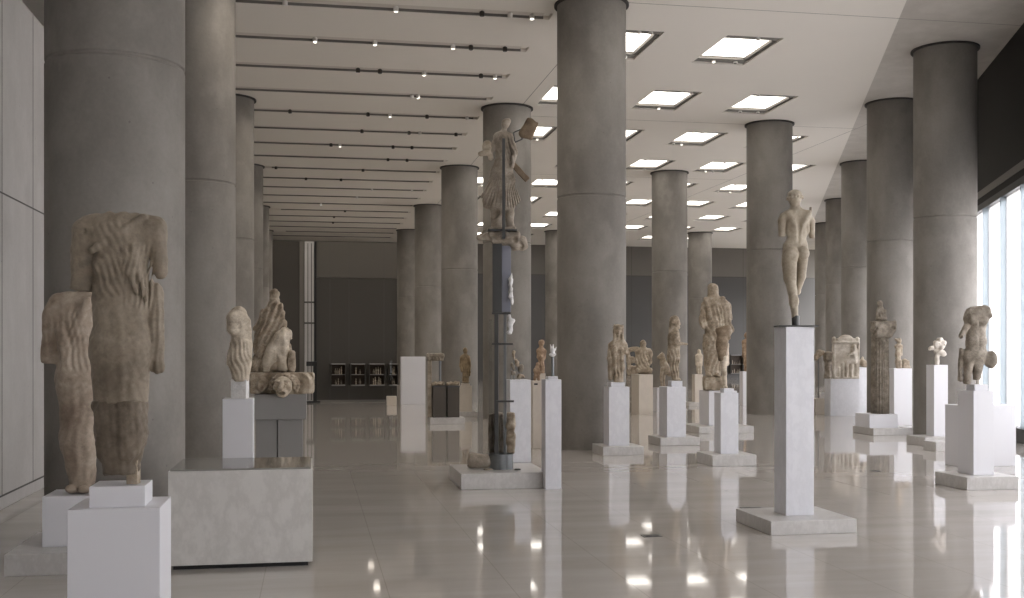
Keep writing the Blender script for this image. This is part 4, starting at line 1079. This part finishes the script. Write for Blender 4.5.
# small figure on the slim pedestal left of it
S = Sculpt(699, 374.5)
S.e(699, 351.5, 1.9, 2.5, k=1).c(697, 356, 1.6, 701, 356, 1.6, k=1).c(699, 356, 2.6, 699, 363, 2.3, fy=.8, k=2).c(696.6, 357, 1.2, 696.3, 365, 1, k=1).c(701.4, 357, 1.2, 701.7, 365, 1, k=1).c(697.9, 364, 1.6, 697.8, 374, 1.2, k=1).c(700.2, 364, 1.6, 700.4, 374, 1.2, k=1).rough(.15, 5, 1).cut(699, 374.5, 0, -1, rough=0)
place(S, 'standing_statue', pS['Y'], M['marble_pale'], .3, 'small pale standing figure just left of the large cloaked statue')
S = Sculpt(746.5, 371.5)
S.e(746.8, 335.5, 2.6, 3.4, k=1).c(744.2, 342, 2.2, 749.5, 342, 2.2, k=1.5).c(746.8, 343, 3.6, 746.8, 356, 3.2, fy=.8, k=2).c(746.8, 356, 3.5, 747, 370.5, 3, fy=.9, k=2).c(743.6, 343, 1.6, 743.5, 356, 1.3, k=1).folds(344, 371, 2.5, .3).rough(.2, 5, 2).cut(746, 371.5, 0, -1, rough=0)
place(S, 'draped_statue', pW['Y'], M['terracotta'], .4, 'sliver of an upright warm brown statue half hidden by the wide column')

# ---------------------------------------------------------------- nude male statue on the tall pillar, seen from behind
YK = pK['Y']
S = Sculpt(796, 324.8, 1.0)
# head turned a little to the left, rolled hair
S.e(795, 198.5, 6.4, 8.4, 7.4, k=1.5).e(794.8, 195.2, 7.3, 5.6, 7.8, k=1.5)
for i in range(14):
    a = 2*math.pi*i/14; S.e(795+7.3*math.cos(a), 197.8+.9*math.sin(a), 1.5, 1.7, 1.7, d=7.6*math.sin(a)*1.0, k=1)
S.c(794.8, 197, 2.2, 794.4, 203.6, 1.6, d1=-5.5, d2=-4, k=1.5)
S.c(795, 203, 4.1, 796, 211, 4.8, k=2)
# face (looking away from the camera)
S.c(794, 199, .9, 793.7, 201.2, 1.1, d1=7.2, d2=8, k=.8).e(794, 204.6, 2.6, 1.6, 2, d=5.4, k=1)
# shoulders, back, waist
S.c(796, 209.5, 4.2, 787, 215, 3.8, k=2.5).c(796, 209.5, 4.2, 806, 215, 3.8, k=2.5)
S.c(792.6, 219, 6.7, 793.4, 232, 6.4, fy=.85, k=4).c(802.6, 219, 6.7, 801, 232, 6.2, fy=.85, k=4)
S.c(787, 213.5, 2.6, 793.5, 226, 1.2, d1=-3.4, d2=-6, k=4).c(808, 213.5, 2.6, 801, 226, 1.2, d1=-3, d2=-6, k=4)
S.c(796.2, 230, 8.4, 796.4, 240, 9.4, fy=.74, k=4)
S.e(787.8, 228, 2, 6, 3, d=-1, rot=-8, k=2).e(807, 228, 2, 6, 3, d=-1, rot=8, k=2)
# hips and buttocks
S.c(790, 246, 6.8, 790, 256, 7.8, fy=.85, k=3).c(802, 246, 6, 801.8, 254, 6.2, fy=.85, k=3)
S.e(790.4, 255, 7.2, 7.6, 5.2, d=-4.8, k=1.6).e(802.6, 253.5, 5.6, 7, 4.8, d=-4, k=1.6)
# left (standing) leg
S.c(789.3, 262, 7.7, 790, 278, 6.3, k=2).c(790, 278, 6.2, 792.2, 291, 4.4, d1=0, d2=-.5, k=2).c(792.2, 291, 4.3, 793.5, 302, 4.6, d1=-.5, d2=-1.2, k=2).c(793.5, 302, 4.5, 795, 317, 3, d1=-1.2, d2=0, k=2).c(795, 317, 2.9, 795.4, 323.6, 2.6, k=2)
S.e(791.4, 302, 2.3, 6, 2.2, d=-3.6, k=1.5).e(795.6, 301, 2.1, 5, 2, d=-3.4, k=1.5)
# right leg, broken below the knee, set forward
S.c(802.9, 259, 5.6, 802.2, 276, 4.6, d1=2, d2=4, k=1.2).c(802.2, 276, 4.5, 799.9, 288, 3.2, d1=4, d2=6, k=1.2).e(799.4, 291, 3.2, 3.9, 3.2, d=6, k=1)
# arms: stumps just below the elbow
S.c(784, 216.5, 4.3, 782.2, 221, 4.2, d1=.5, d2=.5, k=2).c(782.2, 221, 4.1, 782.2, 235.5, 3.4, d1=.5, d2=1, k=.8)
S.c(808.6, 216.5, 4, 811.8, 221.5, 3.7, d1=1, d2=1.5, k=2).c(811.8, 221.5, 3.6, 813.2, 237.5, 2.7, d1=1.5, d2=4, k=.8)
# spine, buttock cleft, crease under the buttocks
S.c(796.2, 211, 1.1, 797.4, 228, 1.3, d1=-7.4, d2=-7.2, k=2.2, sub=True).c(797.4, 228, 1.3, 796.6, 243, 1.0, d1=-7.2, d2=-7.6, k=2.2, sub=True)
S.c(796.8, 245, .6, 797.4, 263, 1.1, d1=-9.2, d2=-8.4, k=1.2, sub=True).c(785, 263.5, .5, 796, 264, .6, d1=-8.6, k=1.4, sub=True).c(799, 261.5, .5, 807, 260.5, .5, d1=-7, k=1.2, sub=True)
S.c(798.0, 264, .8, 797.2, 285, .9, d1=-2, fy=5, k=.8, sub=True)
S.rough(.14, 10, 2)
S.cut(782, 236.6, 0, -1, d=1, rough=.12, R=6, k=.4).cut(813, 238, 0, -1, d=4, rough=.12, R=5, k=.4)
S.cut(797, 324.8, 0, -1, rough=0)
oK = place(S, 'nude_male_statue', YK, M['marble_smooth'], .42, 'nude youth seen from behind, arms broken at the elbows, on the tall marble pillar')
zt = pK['top']
lathe('bronze_foot_sleeve', [(.031, 0), (.033, .07), (.03, .085)], M['darksteel'], oK, loc=Vector((ray_x(795.6, YK), YK, zt+.012))-oK.location, seg=20)
box('base_plate', -.165, .165, -.1, .1, 0, .014, M['darksteel'], oK, loc=Vector((ray_x(796, YK), YK, zt))-oK.location, bev=.003)
rod('support_pin', Vector((ray_x(811.5, YK), YK+.03, ray_z(215, YK)))-oK.location, Vector((ray_x(811.8, YK), YK+.03, ray_z(206.8, YK)))-oK.location, .012, M['marble_grey'], oK)

# ---------------------------------------------------------------- right middle ground: relief, fragments, fluted column
YM = pM['Y']
S = Sculpt(846, 379)
S.b(833, 859.2, 341, 379, -2, 4, rnd=.5, k=.5).e(846, 342, 9, 7.4, 3, d=1, k=1).b(837, 855, 338, 342, -2, 4, rnd=.4, k=.5).e(834.5, 339.5, 2, 2.8, 2.5, d=1, k=1).e(857.6, 339.5, 2, 2.8, 2.5, d=1, k=1)
S.b(834.8, 857.4, 344, 376.8, -8, -1, rnd=.3, k=.4, sub=True)
S.b(833.5, 858.7, 341.5, 343.2, -3, 0, rnd=.4, k=.4)
# seated figure in relief
S.e(853.5, 347.5, 2.2, 2.6, 2.2, d=-1.4, k=.8).c(853.5, 351, 2.6, 854, 360, 3, d1=-1, fy=.7, k=1.5).c(853.8, 361, 2.6, 846.5, 362, 2.2, d1=-1.4, k=1.5).c(846.5, 362, 1.9, 846, 375, 1.6, d1=-1.4, k=1).c(851, 362, 1.7, 851, 375.5, 1.5, d1=-1.2, k=1).c(852.5, 353, 1.2, 847, 355.5, 1, d1=-2.4, k=.8).c(856.2, 350, 1.4, 856.4, 375, 1.5, d1=-.6, k=1).c(842.5, 364, 1.6, 842, 376, 1.5, d1=-.8, k=1).c(839, 368, 1.2, 839, 376, 1.2, d1=-.6, k=1)
S.rough(.14, 5, 2).cut(846, 379, 0, -1, rough=0)
place(S, 'relief_stele', YM-.02, M['relief'], .4, 'arched marble slab with a seated figure in relief, right middle ground', cat='relief')
S = Sculpt(863, 367.5)
S.e(862.5, 363, 3, 4, 3.6, k=1.5).e(865.6, 364.5, 2.6, 2.8, 3, k=1.5).c(860.5, 362, 1.6, 862.5, 357.5, 1.4, k=1.2).rough(.5, 5, 1).cut(863, 367.5, 0, -1, rough=0)
place(S, 'marble_fragment', pM2['Y'], M['marble_warm'], .35, 'small broken marble lump right beside the arched relief', cat='fragment')
S = Sculpt(827.5, 398.5)
S.c(828.2, 362, 3.4, 828, 378, 3.3, k=2).c(828, 378, 3.2, 827.6, 397, 3.6, k=2).folds(360, 398, 2.6, .35, slant=.1).rough(.35, 6, 2).cut(828, 398.5, 0, -1, rough=0)
S.b(824, 832, 352, 361.5, -4, 4, rnd=1.5, k=1.5)
place(S, 'column_fragment', pM3['Y'], M['shade_stone'], .4, 'upright rounded brown fragment with a block on top, left of the arched relief', cat='fragment')
S = Sculpt(820, 362.0)
S.c(815.5, 357.5, 3, 819.5, 353, 2.6, k=2).c(819.5, 353, 2.6, 823, 352.5, 2.2, k=2).rough(.4, 6, 2)
o = place(S, 'marble_fragment', pM3['Y'], M['marble_warm'], .4, 'curved pale fragment reaching left from the upright brown one', cat='fragment')
Yq = pM3['Y']; rod('support_pin', Vector((ray_x(818.5, Yq), Yq, pM3['top']))-o.location, Vector((ray_x(818.5, Yq), Yq, ray_z(356, Yq)))-o.location, .012, M['steel'], o)
bx = box('white_block', -.05, .05, -.05, .05, 0, .14, M['whiteplaster'], None, loc=(ray_x(822.0, Yq-.12), Yq-.14, pM3['top'])); tag(bx, 'tiny white block left of the upright brown fragment', 'block')

# fluted column with a seated figure
YQ = pQ['c'].y; zq = pQ['top']
rq = 9.0*YQ/F
xq = ray_x(880, YQ)
oc = empty('fluted_column', (xq, YQ, zq), 0)
hz = lambda y: ray_z(y, YQ)-zq
bm = bmesh.new(); bm_lathe(bm, [(rq*1.0, 0), (rq*.98, hz(375)), (rq*.92, hz(337))], 160, flute=20, fdep=.14)
sh = from_bm('shaft', bm, M['shade_stone'], oc, smooth=True)
S = Sculpt(882, 338)
S.b(873.5, 891, 331, 337.5, -8, 8, rnd=1.5, k=1.5).b(874, 892.5, 325, 333, -7.5, 7.5, rnd=1.5, k=2).c(874, 329, 3.2, 892, 327.6, 3.4, fy=1.6, k=2).b(872.5, 894, 321.5, 326.5, -8, 8, rnd=1.2, k=1.2).e(874.5, 329, 3.6, 3.8, 8, k=1.2).e(891.5, 328.5, 3.8, 4, 8, k=1.2).e(874.4, 329, 1.5, 1.5, 3, d=-8.4, k=.6, sub=True).e(891.7, 328.5, 1.6, 1.6, 3, d=-8.4, k=.6, sub=True).rough(.45, 5, 1)
o = place(S, 'capital', YQ, M['shade_stone'], .4, parent=oc)
tag(oc, 'greyish brown fluted column with scrolled capital on a white block, right middle ground', 'fluted column')
S = Sculpt(881, 321.4)
S.e(880, 303.5, 2.6, 3.2, 2.8, k=1).c(880.3, 307, 2, 880.5, 309, 2.4, k=1).c(880.5, 310, 3.6, 881, 317, 4.2, fy=.9, k=2).c(877.5, 310, 1.6, 877.2, 317, 1.6, d1=-1, k=1).c(884, 310.5, 1.6, 885.2, 317, 1.5, d1=-1, k=1).e(881, 319, 5.4, 2.6, 5, d=-1, k=1.5).folds(308, 321, 2.4, .25).rough(.3, 5, 2).cut(881, 321.4, 0, -1, rough=0)
place(S, 'crouching_figure', YQ, M['shade_stone'], .35, 'small seated stone figure on top of the fluted column')
# figurine behind
S = Sculpt(898.5, 368.5)
S.e(899.2, 341, 2.2, 2.9, k=1).c(898, 340.5, 1.4, 895.6, 339, 1.1, k=.8).c(896.4, 346.5, 1.6, 901, 346, 1.6, k=1.2).c(898.6, 346, 2.8, 898, 354, 2.4, fy=.8, k=1.6).c(898, 354, 2.7, 898, 361, 2.7, fy=.85, k=1.6).c(897, 361, 2, 897.4, 368, 1.5, k=1).c(899.8, 361, 1.9, 900.2, 368, 1.4, k=1).c(901.2, 347, 1.2, 901.6, 355, 1, k=1).rough(.18, 5, 1).cut(898, 368.5, 0, -1, rough=0)
place(S, 'standing_statue', pQ2['Y']-.08, M['marble_warm'], .33, 'slim small standing figure between fluted column and the second right-row column')
S = Sculpt(905.5, 368.5)
S.b(901.8, 909.6, 360.5, 368.5, -3, 3, rnd=1, k=1).e(905, 361, 3, 2, 2.6, k=1).rough(.35, 5, 2).cut(905, 368.5, 0, -1, rough=0)
place(S, 'marble_fragment', pQ2['Y']+.1, M['marble_warm'], .35, 'squat square marble fragment right of the slim figure on its pedestal', cat='fragment')
# pale knotted head fragment
YX = pX['Y']
S = Sculpt(938, 365)
S.c(937.2, 354, 2.2, 937, 364.6, 2.1, k=1.5).e(940, 352.6, 5.6, 3.4, 4, rot=-18, k=1.5).e(937.5, 345.5, 4.2, 4.2, 4, k=1).e(942.5, 344, 3.8, 4, 4, k=1).e(939.5, 340.5, 3.2, 2.8, 3.4, k=1).e(931.5, 348.3, 2.6, 2.3, 2.6, k=1.2).e(940.8, 347.5, 2.6, 2.6, 3, d=-2.6, k=1).e(935, 342.5, 2.2, 2.2, 2.6, d=-1.6, k=.8).e(943.8, 354.5, 2.4, 1.8, 2.8, k=1)
S.e(937.8, 344.5, 1.1, 1.2, 1.6, d=-4.3, k=.6, sub=True).e(942.4, 345.4, .9, 1, 1.6, d=-4, k=.6, sub=True).rough(.4, 4, 2).cut(938, 365, 0, -1, rough=0)
place(S, 'head_fragment', YX, M['marble_white'], .33, 'pale knotted head fragment on a short stem, right of the nearest right column', cat='head')
# male torso, right foreground
YZ = pZ['Y']
S = Sculpt(976, 384.5)
S.c(972, 317, 7.6, 982, 315, 7.6, fy=.8, k=4).c(971.5, 312.8, 5.4, 984, 311, 5.6, k=3).c(986, 311.5, 4, 989.2, 316, 2.4, d1=-2, k=2).c(976, 322, 9.8, 976, 342, 9.2, fy=.72, k=4).c(976, 342, 9.3, 975.5, 356, 9.6, fy=.76, k=4)
S.e(971.8, 322.5, 4.6, 4, 2.2, d=-6.6, k=3).e(981, 321.5, 4.6, 4, 2.2, d=-6.6, k=3)
S.c(967.5, 324.5, 3.4, 962, 331, 2.9, d1=-1, d2=-6, k=2).c(962, 331, 2.9, 956.8, 336.8, 2.3, d1=-6, d2=-10, k=1)
S.e(956.6, 337.4, 1.5, 1.3, 2, d=-12, k=.4, sub=True)
S.e(991, 360, 6.6, 8.8, 7, k=1).c(982, 354, 5, 987, 360, 5, k=2)
S.c(969.2, 356, 5.4, 968, 371, 4.3, k=2).c(968, 371, 4.2, 967.3, 384, 3.2, k=1.5).c(978, 357, 5.8, 977.4, 371, 4.6, k=2).c(977.4, 371, 4.5, 976.8, 379.5, 3.8, k=1.5)
S.c(962.5, 350, 2.0, 961, 380, 2.3, d1=3, fy=1.4, k=2).c(961.2, 360, 2, 966, 351, 1.8, d1=3, k=1.5)
S.c(976, 324, .6, 976, 350, .6, d1=-8.0, k=2.5, sub=True).c(972.8, 366, .7, 972.6, 384, 1.4, d1=-1, fy=2.5, k=.8, sub=True).c(986, 318, .6, 984.8, 332, .5, d1=-7, k=1.5, sub=True)
S.rough(.3, 9, 2).rough(.18, 5, 4)
S.cut(976, 384.5, 0, -1, rough=0).cut(977, 380, .1, -1, rough=.3, R=5)
oZ = place(S, 'male_torso', YZ, M['shade_stone'], .45, 'large headless male torso with arm stump and rounded lump, right foreground', cat='torso')
rod('support_rod', Vector((ray_x(978, YZ), YZ, pZ['top']))-oZ.location, Vector((ray_x(978, YZ), YZ, ray_z(376, YZ)))-oZ.location, .02, M['marble_white'], oZ)

# ---------------------------------------------------------------- left middle ground pieces
Yk = Pk.y+.25
S = Sculpt(435.5, 360.5)
S.b(427, 444.2, 353.5, 357, -7, 7, rnd=.8, k=.8).b(428.2, 443.4, 356.5, 360.5, -6, 6, rnd=.6, k=.8).rough(.35, 4, 2)
for x in (430, 433.5, 437, 440.5): S.b(x-.8, x+.8, 357.5, 360.2, -8, -5, rnd=.2, k=.3)
o = place(S, 'temple_corner', Yk, M['shade_stone'], .35, 'broken carved temple cornice corner held up on two slim supports', cat='cornice')
box('support_pillar', -.04, .04, -.05, .05, 0, ray_z(360.2, Yk)-hk, M['marble_grey'], o, loc=Vector((ray_x(429.8, Yk), Yk, hk))-o.location)
rod('support_pole', Vector((ray_x(440, Yk), Yk+.02, k1[2]))-o.location, Vector((ray_x(440, Yk), Yk+.02, ray_z(360.2, Yk)))-o.location, .025, M['steel'], o)
for kk, x, lab in ((k1, 438, 'jagged flat stone piece on the left dark plinth'), (k2, 453.5, 'jagged flat stone piece on the right dark plinth')):
    yb_ = HOR+(EYE-kk[2])*F/(kk[3]+.15)
    S = Sculpt(x, yb_)
    S.b(x-6.5, x+6, yb_-2.8, yb_, -4, 4, rnd=.6, k=.8).e(x+3.5, yb_-3, 2.4, 2, 3, k=1).e(x-3, yb_-2.6, 2, 1.6, 3, k=1).rough(.5, 4, 3).cut(x, yb_, 0, -1, rough=0)
    place(S, 'stone_fragment', kk[3]+.15, M['marble_warm'], .35, lab, cat='fragment')
YB = pBz['Y']; yb_ = HOR+(EYE-pBz['top'])*F/YB
S = Sculpt(466, yb_)
S.e(465.2, 350.5, 2.5, 3.3, k=1).c(465.2, 354, 1.6, 465.3, 356, 1.8, k=1).c(462, 357.5, 2, 468.5, 357.5, 2, k=1.5).c(465.2, 358, 3.5, 465.4, 367, 3, fy=.75, k=2).c(461.5, 358.5, 1.6, 460.5, 366, 1.4, k=1).c(460.5, 366, 1.3, 462, 371, 1.1, d2=-3, k=1).c(469, 358.5, 1.6, 470, 366, 1.4, k=1).c(470, 366, 1.3, 470, 372, 1.1, d2=-2, k=1)
S.c(465.4, 366, 3.5, 465.6, yb_-2, 3.3, fy=.85, k=2).c(469, 363, 1.3, 470, 375, 1, d1=1, k=1).e(464, yb_-1, 1.7, 1.2, 3, d=-2, k=.8).e(467.4, yb_-1, 1.7, 1.2, 3, d=-2, k=.8).folds(364, yb_, 2.2, .3).rough(.15, 5, 1).cut(466, yb_, 0, -1, rough=0)
place(S, 'standing_statue', YB, M['bronze'], .35, 'small bronze-coloured standing figure left of the winged statue post')
# ------------------------------------------------------------------ camera, light, colour management
sc = bpy.context.scene
cd = bpy.data.cameras.new('camera'); cam = bpy.data.objects.new('camera', cd); C.objects.link(cam)
cam.location = (0, 0, EYE); cam.rotation_euler = (math.pi/2, 0, 0)
cd.sensor_fit = 'HORIZONTAL'; cd.sensor_width = 36; cd.lens = F/1024*36; cd.shift_y = (HOR-299)/1024
cd.clip_start = .05; cd.clip_end = 400
sc.camera = cam
w = bpy.data.worlds.new('daylight'); sc.world = w; w.use_nodes = True
nt = w.node_tree; nt.nodes.clear()
out = nt.nodes.new('ShaderNodeOutputWorld'); bg = nt.nodes.new('ShaderNodeBackground')
tc = nt.nodes.new('ShaderNodeTexCoord'); sp = nt.nodes.new('ShaderNodeSeparateXYZ'); rp = nt.nodes.new('ShaderNodeValToRGB')
mp = nt.nodes.new('ShaderNodeMapRange'); mp.inputs['From Min'].default_value = -1; mp.inputs['From Max'].default_value = 1
nt.links.new(tc.outputs['Generated'], sp.inputs[0]); nt.links.new(sp.outputs['Z'], mp.inputs['Value']); nt.links.new(mp.outputs['Result'], rp.inputs['Fac'])
e = rp.color_ramp.elements
e[0].position = .44; e[0].color = GROUND; e[1].position = .52; e[1].color = (1.0, .98, .985, 1)
nt.links.new(rp.outputs['Color'], bg.inputs['Color']); bg.inputs['Strength'].default_value = WORLD
nt.links.new(bg.outputs[0], out.inputs[0])
sc.view_settings.view_transform = 'Standard'; sc.view_settings.look = 'None'
sc.view_settings.exposure = EXPO; sc.view_settings.gamma = 1.0; sc.view_settings.use_curve_mapping = False
cy = sc.cycles
cy.use_denoising = True
cy.max_bounces = 8; cy.diffuse_bounces = 5; cy.glossy_bounces = 4; cy.transparent_max_bounces = 16; cy.transmission_bounces = 4
cy.caustics_reflective = False; cy.caustics_refractive = False
cy.sample_clamp_indirect = 6
